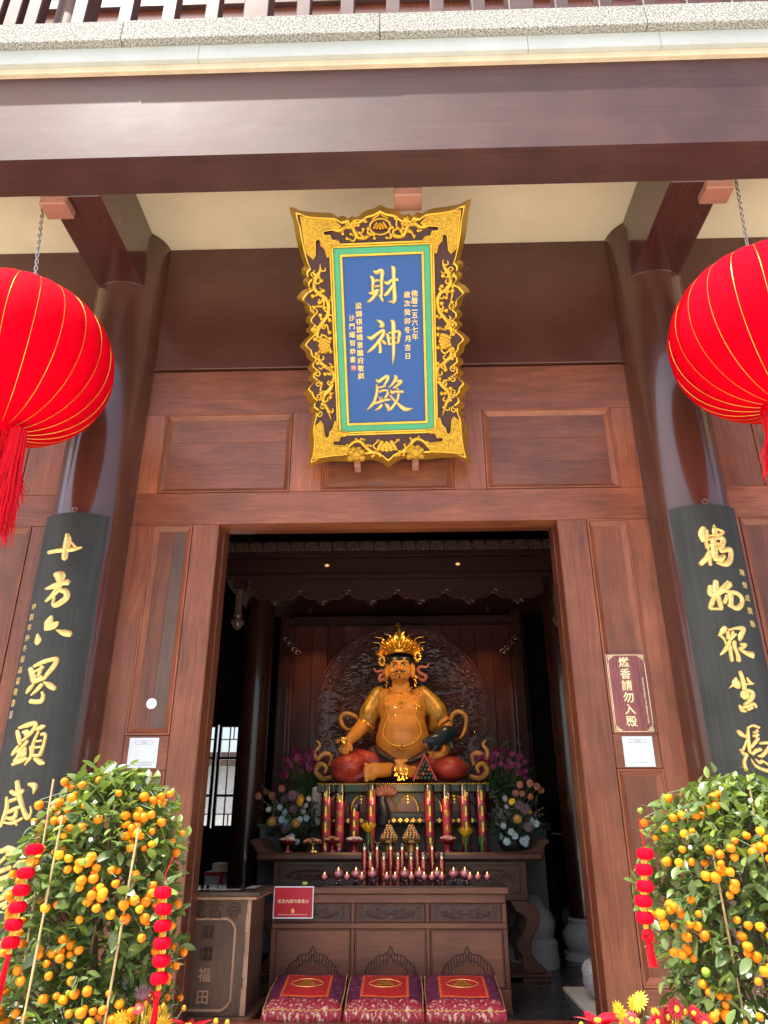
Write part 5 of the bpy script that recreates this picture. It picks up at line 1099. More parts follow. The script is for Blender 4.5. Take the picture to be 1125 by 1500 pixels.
for P in ([(487, 288), (505, 297), (522, 300), (534, 308)], [(601, 284), (588, 296), (570, 300), (556, 312)]): Q = catmull(P, 4); mb.tube([S(x, y, hd(x, y)+.011) for x, y in Q], [.004+.006*sin(pi*i/(len(Q)-1)) for i in range(len(Q))], 6)
for P in ([(541, 352), (528, 355), (515, 358), (503, 357)], [(551, 352), (564, 354), (578, 352), (590, 347)]): Q = catmull(P, 4); mb.tube([S(x, y, max(hd(x, y), HD+.14)+.008) for x, y in Q], [.0095*(1-.7*i/len(Q)) for i in range(len(Q))], 6)
mb.tube([S(547, 376, HD+.152), S(546, 386, HD+.14), S(546, 394, HD+.13)], [.003, .0075, .003], 6)
for x in (518, 529, 563, 574): mb.ell(S(x, 393, HD+.105), (.008, .006, .006), 6, 5)
mb.build('painted_hair', black_p, st, smooth=True)
mb = MB(); mb.tube([S(x, y, HD+.162-abs(x-546)*.0009) for x, y in ((532, 366), (540, 365), (546, 367), (552, 365), (560, 366))], [.002, .005, .005, .005, .002], 6); mb.build('lips', mat('lip paint', (.5, .08, .04), .35), st, smooth=True)
# crown
mb = MB(); cx, cy_ = 548, HD-.02
mb.tube([(S(548, 0)[0]+.15*sin(a), SY-HD+.0-.155*cos(a), S(0, 243)[2]+.012*cos(a)) for a in [-1.5+3.0*i/24 for i in range(25)]], .024, 8)
def leaf(mb, p, lean, L, w, yaw=0, fwd=.03):
    base = Vector(p); d = Vector((sin(lean)*cos(yaw), -fwd, cos(lean))).normalized(); R = d.to_track_quat('Z', 'Y').to_matrix()
    mb.ell(base+d*L*.45, (w, w*.45, L*.5), 10, 8, R); mb.ell(base+d*L*.9, (w*.28, w*.28, L*.22), 7, 6, R)
for a, L, w in ((-1.35, .11, .048), (-.9, .15, .056), (-.45, .17, .056), (0, .24, .075), (.45, .17, .056), (.9, .15, .056), (1.35, .11, .048)):
    base = (S(548, 0)[0]+.15*sin(a), SY-HD-.15*cos(a), S(0, 240)[2])
    leaf(mb, base, a*.42, L, w)
    for dl, k in ((-.5, .62), (.5, .62), (-.22, .82), (.22, .82)): leaf(mb, base, a*.42+dl, L*k, w*.55, fwd=.12)
    for q in range(4): mb.ell((base[0]+.02*cos(q*1.57), base[1]-.02, base[2]+.035+.02*sin(q*1.57)), (.012, .012, .012), 7, 5)
    if abs(a) > .3: mb.tube(catmull([(base[0]+sin(a*.42)*L*.9, base[1], base[2]+cos(a*.42)*L*.9), (base[0]+sin(a*.5)*L*1.15, base[1], base[2]+L*1.05), (base[0]+sin(a*.9)*L*1.4, base[1], base[2]+L*1.12)], 3), [.007-.0009*i for i in range(7)], 5)
for s, yo in ((-1, 20), (1, 0)):
    for k in range(9):
        a = k*2*pi/9; mb.ell((S(548+s*98, 0)[0]+.028*cos(a), SY-HD-.04, S(0, 262+yo)[2]+.045*sin(a)), (.02, .018, .022), 7, 5)
    for k in range(5): leaf(mb, (S(548+s*92, 0)[0], SY-HD-.03, S(0, 235+yo)[2]), s*(.1+k*.3), .08, .02)
mb.build('crown', fig_gold, st, smooth=True)
mb = MB(); mb.lathe([(.075, 0), (.07, .05), (.045, .10), (.043, .19), (.0, .2)], S(528, 0)[0]+.02, SY-.05, S(0, 190)[2], 16); mb.build('topknot', black_p, st, smooth=True)
mb = MB(); mb.lathe([(.03, 0), (.022, .02), (.03, .045), (.02, .08), (0, .1)], S(528, 0)[0]+.02, SY-.05, S(0, 92)[2], 12); mb.build('finial', fig_gold, st, smooth=True)
# earrings and necklaces of beads
def beads(name, P, r, step, m=fig_gold, jit=0):
    Q = catmull(P, 8); mb = MB(); acc = 0; last = None
    for p in Q:
        w = Vector(S(*p))
        if last is None or (w-last).length >= step: mb.ell(w, (r, r, r), 6, 5); last = w
    mb.build(name, m, st, smooth=True)
def td(x, y): # front of the torso
    d = 0
    for ex, ey, ed, rx, ry, rd in ((560, 668, .07, 136, 120, .255), (560, 585, .05, 126, 95, .215), (560, 715, .06, 148, 122, .27), (560, 620, .05, 125, 90, .22), (560, 545, .02, 132, 95, .19), (505, 540, .13, 55, 42, .09), (615, 540, .13, 55, 42, .09), (470, 478, 0, 58, 52, .12), (650, 478, 0, 58, 52, .12), (552, 425, .03, 62, 60, .12)):
        u = 1-((x-ex)/rx)**2-((y-ey)/ry)**2
        if u > 0: d = max(d, ed+rd*sqrt(u))
    return d
T = lambda P: [(x, y, td(x, y)+.008) for x, y in catmull(P, 3)]
beads('necklace', T([(492, 425), (515, 450), (553, 462), (592, 448), (618, 420)]), .007, .012)
beads('necklace', T([(465, 435), (482, 480), (515, 510), (555, 520), (598, 508), (634, 475), (648, 430)]), .008, .014)
beads('necklace', T([(452, 425), (460, 480), (475, 540), (485, 600), (465, 650), (460, 700), (500, 742), (552, 754), (610, 740), (652, 700), (652, 650), (630, 600), (637, 540), (655, 470), (660, 420)]), .009, .016)
for x, y, n in ((553, 462, 5), (555, 522, 4), (552, 756, 5), (475, 545, 3), (637, 540, 3)):
    mb = MB()
    for k in range(n): a = k*2*pi/n; mb.ell(S(x+9*cos(a), y+8+10*sin(a), td(x, y)+.012), (.012, .012, .014), 7, 5)
    mb.ell(S(x, y+28, td(x, y+20)+.012), (.009, .009, .016), 7, 5)
    mb.build('pendant', fig_gold, st, smooth=True)
for x in (475, 632):
    mb = MB()
    for k in range(7): mb.ell(S(x+5*sin(k*2.1), 372+k*9, HD+.03), (.013, .013, .011), 7, 5)
    mb.build('earring', fig_gold, st, smooth=True)
for x, y, d, lean in ((368, 628, .06, -.55), (772, 628, .05, .45)):
    mb = MB(); mb.tube([(S(x, y)[0]+.088*cos(k*pi/10)*cos(lean), SY-d-.088*sin(k*pi/10), S(x, y)[2]+.088*cos(k*pi/10)*sin(lean)) for k in range(20)], .016, 6, closed=True); mb.build('armlet', fig_gold, st, smooth=True)
mb = MB(); mb.ell(S(258, 735, .40), (.04, .03, .045), 12, 8); mb.ell(S(250, 728, .42), (.02, .02, .03), 10, 6); mb.build('golden_nut', fig_gold, st, smooth=True)
mb = MB(); rnd = random.Random(4)
for k in range(40): mb.ell(S(552+rnd.uniform(-35, 30), 905+rnd.uniform(-38, 26), .51+rnd.uniform(0, .03)), (.012, .010, .014), 6, 4)
mb.build('anklet', fig_gold, st, smooth=True)
# ribbons
def ribbon(P, r, m, name='ribbon'):
    Q = catmull(P, 5); mb = MB(); n = len(Q)
    mb.tube([S(*p) for p in Q], [r*(.45+.55*sin(pi*min(1, .15+i/(n-1)*.9))) for i in range(n)], 8); mb.build(name, m, st, smooth=True)
ribbon([(335, 610, 0), (300, 580, .06), (255, 568, .06), (228, 590, .05), (236, 630, .06), (270, 660, .1), (320, 650, .16), (345, 690, .22)], .024, rib_gold)
ribbon([(815, 690, .05), (815, 640, .02), (830, 580, .03), (865, 562, .05), (900, 590, .05), (895, 650, .05), (868, 700, .08), (830, 705, .12)], .026, rib_gold)
ribbon([(478, 350, .02), (466, 372, .04), (440, 385, .05), (440, 360, .05), (462, 345, .04), (448, 330, .05), (420, 335, .05), (405, 315, .04)], .02, pink_p)
ribbon([(630, 345, .02), (655, 375, .04), (680, 385, .05), (690, 362, .05), (660, 345, .04), (645, 325, .05), (665, 308, .05), (695, 312, .05), (708, 288, .04)], .02, pink_p)
for s, ox in ((-1, 0), (1, 0)):
    X = (lambda x: x) if s < 0 else (lambda x: 1104-x)
    ribbon([(X(205), 905, .2), (X(150), 915, .22), (X(115), 880, .24), (X(135), 845, .26), (X(168), 860, .28), (X(160), 890, .29)], .03, rib_gold, 'scroll_ribbon')
    ribbon([(X(180), 850, .2), (X(185), 800, .2), (X(150), 790, .22), (X(115), 815, .22), (X(108), 780, .22), (X(128), 745, .22), (X(112), 722, .22)], .026, rib_gold, 'scroll_ribbon')
# mongoose and jewels
blob([c((815, 690, .34, 34), (775, 700, .38, 44), (740, 730, .42, 40), (705, 735, .46, 28), (672, 740, .49, 16)), c((820, 690, .3, 14), (845, 705, .24, 10), (850, 690, .22, 6)), c((800, 730, .38, 18), (815, 770, .38, 12)), c((735, 765, .44, 14), (715, 785, .46, 9)), e(715, 712, .47, 8, 9, .015), c((690, 765, .47, 9), (668, 782, .5, 7))], 'mongoose', mong, .011)
mb = MB(); mb.ell(S(676, 755, .49), (.018, .02, .026), 8, 6); mb.ell(S(680, 770, .49), (.012, .02, .02), 8, 6); mb.build('open_mouth', pink_p, st, smooth=True)
for k in range(3): pass
jm = [mat('green jewel', (.02, .06, .055), .2), mat('coral jewel', (.4, .08, .06), .25)]
mb = MB(); i = 0
for row in range(5):
    for q in range(5-row): mb.cur = 1 if (row*3+q*2) % 5 == 0 else 0; mb.ell(S(632+q*19+row*9.5, 920-row*20, .5), (.02, .02, .02), 8, 6)
mb.build('jewel_pile', jm, st, smooth=True)
mb = MB()
for P in ([(612, 932, .52), (640, 870, .51), (668, 808, .50)], [(668, 808, .50), (695, 870, .51), (722, 930, .52)]):
    for x, y, d in catmull(P, 9): mb.ell(S(x, y, d), (.011, .011, .011), 6, 4)
mb.build('jewel_string', mat('red bead', (.45, .04, .05), .3), st, smooth=True)
# lotus throne below the statue
thr = thing('lotus_throne', 'green and red painted throne with gilded lotus arches under the statue', 'throne', (-.05, 2.9, 1.2))
thg = mat('dark green paint', (.014, .032, .014), .4, .2, 8); thr_r = mat('dull red paint', (.1, .022, .016), .4, .2, 8); thr_k = mat('blue black paint', (.012, .016, .02), .4)
bx('upper_slab', thg, thr, -.86, .80, 2.36, 3.6, 1.50, 1.575, .008); bx('core', thr_k, thr, -.72, .66, 2.5, 3.6, 1.226, 1.499, 0); bx('lower_slab', thr_k, thr, -.82, .76, 2.42, 3.6, 1.226, 1.275, .006)
mb = MB(); x = -.85
while x < .8: mb.ell((x, 2.355, 1.577), (.006, .006, .006), 6, 4); x += .021
mb.build('bead_row', fig_gold, thr, smooth=True)
x = -.66
while x < .68:
    mb = MB(); mb.prism([(x+.105*cos(a)*1.0, 1.33+.15*sin(a)) for a in [pi*k/10 for k in range(11)]], -2.498, -2.46, fm); mb.build('lotus_arch', thr_r, thr)
    mb = MB(); mb.tube([(x+.1*cos(a), 2.455, 1.33+.15*sin(a)) for a in [pi*k/12 for k in range(13)]], .007, 5)
    for q in range(3): mb.ell((x, 2.45, 1.47-.03*q), (.022-.006*q, .01, .014), 6, 4)
    mb.build('arch_edge', fig_gold, thr, smooth=True)
    x += .225
x = -.68
while x < .66:
    mb = MB()
    for dx, dz in ((0, .012), (0, -.012), (.012, 0), (-.012, 0)): mb.ell((x+dx, 2.416, 1.25+dz), (.012, .006, .012), 6, 4)
    mb.build('rosette', fig_gold, thr, smooth=True); x += .062
mb = MB(); mb.tube(catmull([(-.22, 2.40, 1.24), (-.21, 2.37, 1.33), (-.235, 2.35, 1.42), (-.22, 2.34, 1.47)], 4), [.07-.003*i for i in range(13)], 10); mb.build('lotus_stem', thr_k, thr, smooth=True)
mb = MB()
for k in range(7): a = (k-3)*.42; mb.ell((-.20+.07*sin(a), 2.33, 1.50+.04*cos(a)-.02), (.03, .03, .055), 8, 6, Matrix.Rotation(a, 3, 'Y'))
mb.build('lotus_flower', mat('brown pink paint', (.2, .07, .04), .45), thr, smooth=True)

# ================================================================== things on the altar and offering table
def glass_mat(name, tint, refl=.12):
    m = bpy.data.materials.new(name); m.use_nodes = True; nt = m.node_tree; nt.nodes.clear(); N = nt.nodes; L = nt.links
    o = N.new('ShaderNodeOutputMaterial'); t_ = N.new('ShaderNodeBsdfTransparent'); g = N.new('ShaderNodeBsdfGlossy'); mx = N.new('ShaderNodeMixShader'); fr = N.new('ShaderNodeFresnel'); fr.inputs[0].default_value = 1.5
    ad = N.new('ShaderNodeMath'); ad.inputs[1].default_value = refl*.4; L.new(fr.outputs[0], ad.inputs[0])
    t_.inputs[0].default_value = (*tint, 1); g.inputs['Roughness'].default_value = .04; L.new(ad.outputs[0], mx.inputs[0]); L.new(t_.outputs[0], mx.inputs[1]); L.new(g.outputs[0], mx.inputs[2]); L.new(mx.outputs[0], o.inputs[0]); return m
clear = glass_mat('clear glass', (.96, .97, .96)); pinkg = glass_mat('pink glass', (1, .84, .86))
wax = mat('red candle wax', (.82, .06, .12), .35, .08, 5, coat=.6); wax_d = mat('deep red candle', (.8, .03, .05), .3, .1, coat=.6)
strip = mat('gold printed strip', (.8, .5, .06), .28, .15, 40, metal=.7); ros = mat('brown printed rosette', (.16, .06, .035), .4, .2, 30)
def flame(par, x, y, z, k=1.0):
    mb = MB(); mb.lathe([(.0, 0), (.0035*k, .004*k), (.0045*k, .009*k), (.0028*k, .017*k), (0, .026*k)], x, y, z, 8); mb.build('flame', flame_m, par, smooth=True)
def jar_candle(x, y, z0, H, r, fill, label, group, style, wm):
    t = thing('jar_candle', label, 'candle', (x, y, z0), group)
    MB().lathe([(r, 0), (r, H)], x, y, z0, 20).build('glass_jar', clear, t, smooth=True)
    mb = MB(); mb.tube([(x+r*cos(k*pi/10), y+r*sin(k*pi/10), z0+H) for k in range(20)], .0025, 5, closed=True); mb.build('jar_rim', clear, t, smooth=True)
    MB().lathe([(r*.93, .008), (r*.93, H*fill)], x, y, z0, 20).build('wax', wm, t, smooth=True)
    cm = lambda u, v, h: (x+(r+h)*sin(u/r), y-(r+h)*cos(u/r), z0+v)
    if style == 'strip':
        for k in range(4):
            mb = MB(); v = H*(.10+.235*k)
            if v > H*fill-.03: break
            for du in (-.55, 0, .55):
                for dv in (-.03, .03): mb.prism([(du*r+.3*r*cos(a), v+.06*H+dv*H+.045*H*sin(a)) for a in [q*pi/4 for q in range(8)]], .0005, .0008, cm)
            mb.build('printed_rosette', ros, t)
        for k in range(4):
            mb = MB(); v = H*(.05+.235*k); mb.prism([(-.16*r, v), (.16*r, v), (.16*r, v+.15*H), (-.16*r, v+.15*H)], .001, .0014, cm); mb.build('gold_label', strip, t)
    elif style == 'chars':
        for k, ch in enumerate('寶進財招'): mb = MB(); mb.glyph(ch, cm, r*1.35, .0008, .0018, 0, H*(.12+.22*k)); mb.build('character', strip, t)
    else:
        mb = MB(); P = [(.25*r*sin(k*2.4), H*(.1+.055*k)) for k in range(0, 13, 2)]
        for u, v in P: mb.ell(cm(u, v, .0005), (r*.2, .002, H*.03), 6, 4)
        mb.build('gold_label', strip, t)
    flame(t, x, y, z0+H*fill+.004, .8)
    return t
ordn = ['first', 'second', 'third', 'fourth', 'fifth', 'sixth', 'seventh', 'eighth']
talls = [(-.76, .58, .80, 'strip'), (-.636, .58, .74, 'chars'), (-.493, .40, .86, 'strip'), (-.336, .58, .86, 'strip'), (.22, .58, .88, 'strip'), (.385, .58, .78, 'chars'), (.557, .58, .83, 'strip'), (.714, .58, .89, 'strip')]
for i, (x, H, f, sty) in enumerate(talls):
    lab = f'{ordn[i]} from the left of the big red jar candles along the altar table' if i != 2 else 'shortest big red jar candle, third from the left on the altar table'
    jar_candle(x, 2.33+.02*((i*5) % 3), .986, H, .049, f, lab, 'big red jar candles on the altar', sty, wax)
for i, x in enumerate((-.355, -.249, -.136, -.04, .087, .211)): jar_candle(x, 1.6, .801, .272, .024, .8, f'{ordn[i]} from the left in the taller back row of slim red candles', 'slim red candles on the front table', 'dots', wax_d)
for i, x in enumerate((-.299, -.19, -.075, .032, .132, .281)): jar_candle(x, 1.45, .801, .205, .026, .72, f'{ordn[i]} from the left in the shorter front row of slim red candles', 'slim red candles on the front table', 'dots', wax_d)
gl = bpy.data.lights.new('candle_glow', 'POINT'); gl.energy = 2.6; gl.color = (1, .6, .28); gl.shadow_soft_size = .12
glo = bpy.data.objects.new('candle_glow', gl); COL.objects.link(glo); glo.location = (-.05, 1.95, 1.5)
pw = mat('pink lamp wax', (1.0, .42, .42), .4, .1, 8)
big = {1, 3, 5, 8, 10, 14, 15, 17}
lx = (-.634, -.545, -.462, -.405, -.349, -.275, -.157, -.093, -.02, .032, .096, .13, .189, .265, .235, .366, .478, .455, .539, .612)
order = sorted(range(len(lx)), key=lambda i: lx[i]); words = ['leftmost', 'second', 'third', 'fourth', 'fifth', 'sixth', 'seventh', 'eighth', 'ninth', 'tenth', 'eleventh', 'twelfth', 'thirteenth', 'fourteenth', 'fifteenth', 'sixteenth', 'seventeenth', 'eighteenth', 'nineteenth', 'rightmost']
for rank, i in enumerate(order):
    x = lx[i]; b = i in big; y = 1.30 if b else 1.10+.02*(i % 2); r = .044 if b else .027
    t = thing('oil_lamp', f"{'large round' if b else 'small'} pink glass lamp, {words[rank]}{'' if rank in (0, 19) else ' from the left'} in the row of lamps", 'oil lamp', (x, y, .801), 'pink glass lamps on the front table')
    prof = [(r*.5, 0), (r*.55, .004), (r*.35, .012), (r*.6, .018), (r*.95, .03+.2*r), (r, .03+.55*r), (r*.92, .03+1.0*r), (r*.72, .03+1.3*r), (r*.8, .03+1.5*r)]
    MB().lathe(prof, x, y, .801, 18).build('glass_bowl', pinkg, t, smooth=True)
    MB().lathe([(0, .02), (r*.55, .022), (r*.88, .03+.3*r), (r*.92, .03+.55*r), (r*.8, .03+.95*r), (0, .03+.96*r)], x, y, .801, 16).build('wax', pw, t, smooth=True)
    flame(t, x, y, .801+.03+1.1*r, 1.0 if b else .8)
# offering dishes
red_lac = mat('red lacquer dish', (.24, .012, .02), .2, .1, coat=.8); brass = mat('polished brass', (.72, .5, .16), .25, .1, metal=.9)
past = [mat('pink pastry', (.6, .3, .26), .7, .3, 30), mat('brown pastry', (.4, .18, .07), .7, .3, 30), mat('white pastry', (.7, .62, .48), .7, .2, 30)]
def dish(x, y, m, label, kinds, r=.085, tall=.085):
    t = thing('offering_dish', label, 'dish', (x, y, .986), 'stemmed dishes on the altar')
    MB().lathe([(r*.55, 0), (r*.5, .012), (r*.2, .02), (r*.18, tall*.6), (r*.4, tall*.75), (r, tall), (r*1.02, tall+.008), (r*.9, tall+.006), (0, tall-.005)], x, y, .986, 24).build('dish', m, t, smooth=True)
    f = thing('pastries', f"pile of {'white rice cakes' if kinds == (2,) else 'small pastries'} on the {label}", 'pastries', (x, y, .986+tall))
    f['label'] = ('heap of white grains' if kinds == (2,) else 'heap of pink and brown pastries')+' on the '+label.split(' dish')[0]+' dish'
    rnd = random.Random(int((x+9)*100))
    for k in range(16):
        a = rnd.uniform(0, 6.28); q = r*.75*sqrt(rnd.random()); h = (1-q/r)*.03
        mb = MB(); mb.ell((x+q*cos(a), y+q*sin(a), .986+tall+.012+h), (rnd.uniform(.016, .026), .02, .012), 8, 5, Matrix.Rotation(rnd.uniform(-.5, .5), 3, 'Y')); mb.build('pastry', past[rnd.choice(kinds)], f, smooth=True)
dish(-1.095, 2.22, red_lac, 'leftmost red stemmed dish', (0, 2)); dish(-.862, 2.2, brass, 'shiny brass stemmed dish', (0, 1), .10, .07); dish(-.685, 2.22, red_lac, 'red stemmed dish beside the brass one', (0, 1)); dish(-.485, 2.2, red_lac, 'red stemmed dish before the short candle', (2,)); dish(.375, 2.2, red_lac, 'lotus shaped red dish on the right', (0,), .09, .09)
# ornate gilt cones
conem = mat('speckled gilt cone', (.34, .22, .1), .3, .75, 60, metal=.6, bump=.5, bscale=80)
for x, w in ((-.165, 'left'), (.042, 'right')):
    t = thing('gilt_cone', f'dark gilt jewelled cone ornament on the altar, the {w} one', 'ornament', (x, 2.3, .986), 'gilt cones on the altar')
    MB().lathe([(.05, 0), (.055, .05), (.04, .06), (.085, .075), (.088, .10), (.0, .101)], x, 2.3, .986, 20).build('stand', brass, t, smooth=True)
    mb = MB(); rnd = random.Random(6)
    for lv in range(6):
        R = .075*(1-lv/6.5); nn = max(4, int(14*(1-lv/7)))
        for k in range(nn): a = 2*pi*k/nn+lv*.4; mb.ell((x+R*cos(a), 2.3+R*sin(a), 1.10+lv*.02), (.016, .016, .017), 6, 5)
    mb.ell((x, 2.3, 1.235), (.01, .01, .02), 6, 5); mb.build('jewelled_cone', conem, t, smooth=True)

# ------------------------------------------------------------------ flowers
def petal_mesh(name, n, layers, r, L, w, mp, mc, cup=.3, cr=.3):
    """one flower head facing -Y: rings of narrow petals round a dome"""
    mb = MB(); rnd = random.Random(len(name)*7+n)
    for lv in range(layers):
        for k in range(n):
            a = 2*pi*(k+.5*lv)/n+rnd.uniform(-.08, .08); q = L*(1-.22*lv)*rnd.uniform(.9, 1.06); tilt = cup+.28*lv
            d = Vector((cos(a)*cos(tilt), -sin(tilt), sin(a)*cos(tilt))); sde = Vector((-sin(a), 0, cos(a)))
            p0 = d*r*.25; p1 = d*q*.55; p2 = d*q; ww = w*(1-.1*lv)
            mb.add([p0-sde*ww*.3, p0+sde*ww*.3, p1+sde*ww*.5+Vector((0, -.002, 0)), p1-sde*ww*.5+Vector((0, -.002, 0)), p2+Vector((0, .003, 0))], [(0, 1, 2, 3), (3, 2, 4)])
    mb.cur = 1
    if cr: mb.ell((0, -.2*r, 0), (r*cr, r*cr*.7, r*cr), 8, 5)
    return mb.mesh(name, [mp, mc])
def pmat(n, c, **k): return mat(n, c, .5, .18, 40, rand=.16, **k)
yel = pmat('yellow petal', (.75, .5, .02)); yelc = pmat('yellow centre', (.7, .36, .02)); redp = pmat('crimson petal', (.5, .012, .03)); bluep = pmat('pale blue petal', (.27, .45, .52)); mag = pmat('magenta petal', (.19, .006, .08)); ora = pmat('salmon petal', (.36, .115, .065)); pur = pmat('dusty purple petal', (.15, .08, .11)); ylo = pmat('amber petal', (.42, .22, .02)); wht = pmat('white petal', (.4, .38, .38))
F_yel = petal_mesh('yellow_bloom', 16, 4, .03, .034, .009, yel, yelc, .15, .3); F_red = petal_mesh('crimson_bloom', 16, 3, .03, .034, .009, redp, yel, .1, .33)
F_blue = petal_mesh('blue_bloom', 12, 2, .03, .034, .012, bluep, yelc, .1, .25); F_mag = petal_mesh('magenta_bloom', 14, 4, .045, .05, .016, mag, mag, .2, .2); F_ora = petal_mesh('salmon_bloom', 9, 4, .035, .038, .02, ora, ora, .35, .2); F_pur = petal_mesh('purple_bloom', 18, 3, .045, .05, .01, pur, pur, .1, .2); F_ylo = petal_mesh('amber_bloom', 18, 4, .045, .05, .011, ylo, yelc, .15, .3); F_wht = petal_mesh('white_bloom', 8, 3, .025, .028, .014, wht, wht, .3, .2)
def leaf_mesh(name, L, w, m, fold=.25, droop=.15):
    vs = []; n = 5
    for i in range(n+1):
        t = i/n; ww = w*.5*sin(pi*min(1, t*.93+.05))**.8; z = -droop*L*t*t; x = L*t
        vs += [(x, -ww, z+fold*ww), (x, 0, z), (x, ww, z+fold*ww)]
    fs = [q for i in range(n) for q in ((i*3, i*3+3, i*3+4, i*3+1), (i*3+1, i*3+4, i*3+5, i*3+2))]
    me = bpy.data.meshes.new(name); me.from_pydata(vs, [], fs); me.materials.append(m); me.polygons.foreach_set('use_smooth', [True]*len(fs)); me.update(); return me
def leaf_mat(name, c, tip, rough=.33):
    m = mat(name, c, rough, .2, 20, island=.3, rand=.3, coat=.25); nt = m.node_tree; N = nt.nodes; L = nt.links; b = N['Principled BSDF']
    out = N['Material Output']; tr = N.new('ShaderNodeBsdfTranslucent'); tr.inputs[0].default_value = (*tip, 1); mx = N.new('ShaderNodeMixShader'); mx.inputs[0].default_value = .22
    L.new(b.outputs[0], mx.inputs[1]); L.new(tr.outputs[0], mx.inputs[2]); L.new(mx.outputs[0], out.inputs[0]); return m
lf_dark = leaf_mat('bouquet leaf', (.05, .085, .045), (.08, .14, .04), .5); lf_k = leaf_mat('kumquat leaf', (.12, .18, .058), (.22, .34, .03)); lf_y = leaf_mat('young kumquat leaf', (.16, .25, .035), (.42, .52, .06), .4)
L_b = leaf_mesh('leaf', .09, .03, lf_dark)
def orient(d, roll=0): return (Vector(d).to_track_quat('X', 'Z').to_matrix() @ Matrix.Rotation(roll, 3, 'X')).to_euler()
def place(name, me, par, p, rot=(0, 0, 0), s=1.0):
    o = bpy.data.objects.new(name, me); COL.objects.link(o); o.parent = par; o.location = Vector(p)-wl(par); o.rotation_euler = rot; o.scale = (s, s, s); return o
green_st = mat('green stem', (.06, .12, .03), .5, .2, 20)
def bouquet(t, base, heads, nleaf, spread, rnd, tops=None):
    mb = MB()
    for (me, p, s) in heads:
        place(me.name.split('.')[0], me, t, p, (rnd.uniform(-.6, .1), rnd.uniform(-3, 3), rnd.uniform(-.6, .6)), s)
        b = Vector(base); q = Vector(p); mb.tube([b, b.lerp(q, .5)+Vector((0, .03, .03)), q+Vector((0, .012, 0))], .003, 4)
    mb.build('stems', green_st, t)
    for k in range(nleaf):
        p = Vector(base)+Vector((rnd.gauss(0, spread[0]), rnd.gauss(.03, .05), spread[2]+abs(rnd.gauss(0, spread[1]))))
        place('leaf', L_b, t, p, orient((rnd.uniform(-1, 1), rnd.uniform(-1, .1), rnd.uniform(-.3, 1)), rnd.uniform(-1, 1)), rnd.uniform(.8, 1.5))
black_bowl = mat('black vase', (.012, .012, .013), .25, .1, coat=.5)
for s, side in ((-1, 'left'), (1, 'right')):
    rnd = random.Random(11+s); cx = -1.06 if s < 0 else 1.0; y = 2.42
    t = thing('flower_arrangement', f'mixed bouquet of blue, amber and salmon blooms at the {side} end of the altar', 'bouquet', (cx, y, .986), 'bouquets at the ends of the altar')
    MB().lathe([(.10, 0), (.13, .03), (.14, .08), (.12, .11), (.10, .1)], cx, y, .986, 24).build('bowl', black_bowl, t, smooth=True)
    H = []
    if s < 0:
        L_ = [(F_ora, 380, 1165), (F_ora, 392, 1158), (F_ora, 402, 1163), (F_blue, 415, 1182), (F_blue, 423, 1190), (F_blue, 419, 1200), (F_blue, 426, 1204), (F_blue, 445, 1200), (F_blue, 454, 1198), (F_ylo, 404, 1203), (F_ylo, 440, 1205), (F_ylo, 444, 1172), (F_pur, 426, 1212), (F_pur, 435, 1185), (F_pur, 422, 1170), (F_pur, 433, 1165), (F_wht, 453, 1180), (F_wht, 456, 1170), (F_wht, 450, 1188), (F_wht, 397, 1185), (F_ora, 417, 1155), (F_blue, 434, 1226), (F_blue, 442, 1233)]
    else:
        L_ = [(F_ora, 760, 1150), (F_ora, 776, 1148), (F_ora, 786, 1152), (F_ora, 792, 1158), (F_ora, 762, 1163), (F_ora, 752, 1163), (F_ora, 775, 1168), (F_blue, 774, 1203), (F_blue, 780, 1207), (F_blue, 743, 1219), (F_blue, 748, 1225), (F_blue, 758, 1232), (F_blue, 764, 1229), (F_blue, 762, 1236), (F_blue, 733, 1210), (F_blue, 736, 1233), (F_ylo, 753, 1200), (F_yel, 747, 1175), (F_yel, 771, 1189), (F_pur, 765, 1185), (F_pur, 768, 1212), (F_pur, 757, 1180), (F_wht, 737, 1170), (F_wht, 739, 1182), (F_blue, 729, 1226)]
    for me, px_, py_ in L_:
        # measured positions, spread in depth over the bouquet's rounded front
        X_ = -.07+(px_-586)*.00648*1.02; Z_ = 1.2+7.4*math.tan(radians(23.42)-math.atan((py_-750)/1062.9)); d = .12*(1-min(1, ((X_-cx)/.3)**2))
        H.append((me, (X_, y-.03-d, Z_), rnd.uniform(.95, 1.3)))
    bouquet(t, (cx, y, 1.08), H, 170, (.15, .16, .02), rnd)
    mb = MB()
    for k in range(16):
        a = rnd.uniform(-1, 1); p = Vector((cx, y, 1.1)); q = p+Vector((a*.34, -.05, rnd.uniform(.1, .5))); mb.tube([p, p.lerp(q, .6)+Vector((0, 0, .05)), q], [.003, .002, .001], 4)
        for u in (.7, .8, .9, 1): mb.ell(p.lerp(q, u)+Vector((rnd.uniform(-.01, .01), 0, .05*(1-u))), (.006, .006, .008), 5, 4)
    mb.build('dry_sprigs', mat('dry sprig', (.2, .17, .13), .7), t)
    m = thing('potted_flowers', f'tall dark plant with magenta blooms on the {side} side of the statue', 'plant', (cx*.98, 2.9, 1.226), 'magenta plants beside the statue')
    MB().lathe([(.1, 0), (.13, .12), (.135, .14), (.11, .13)], cx*.98, 2.92, 1.226, 20).build('pot', black_bowl if s < 0 else mat('white ribbed pot', (.5, .5, .46), .5), m, smooth=True)
    H = []
    for k in range(64): a = rnd.uniform(-1, 1); H.append((F_mag, (cx*.98+a*.26, 2.8+rnd.uniform(-.06, .08), 1.84+rnd.uniform(-.11, .09)-.10*a*a), rnd.uniform(.5, .8)))
    bouquet(m, (cx*.98, 2.9, 1.36), H, 190, (.13, .24, .02), rnd)
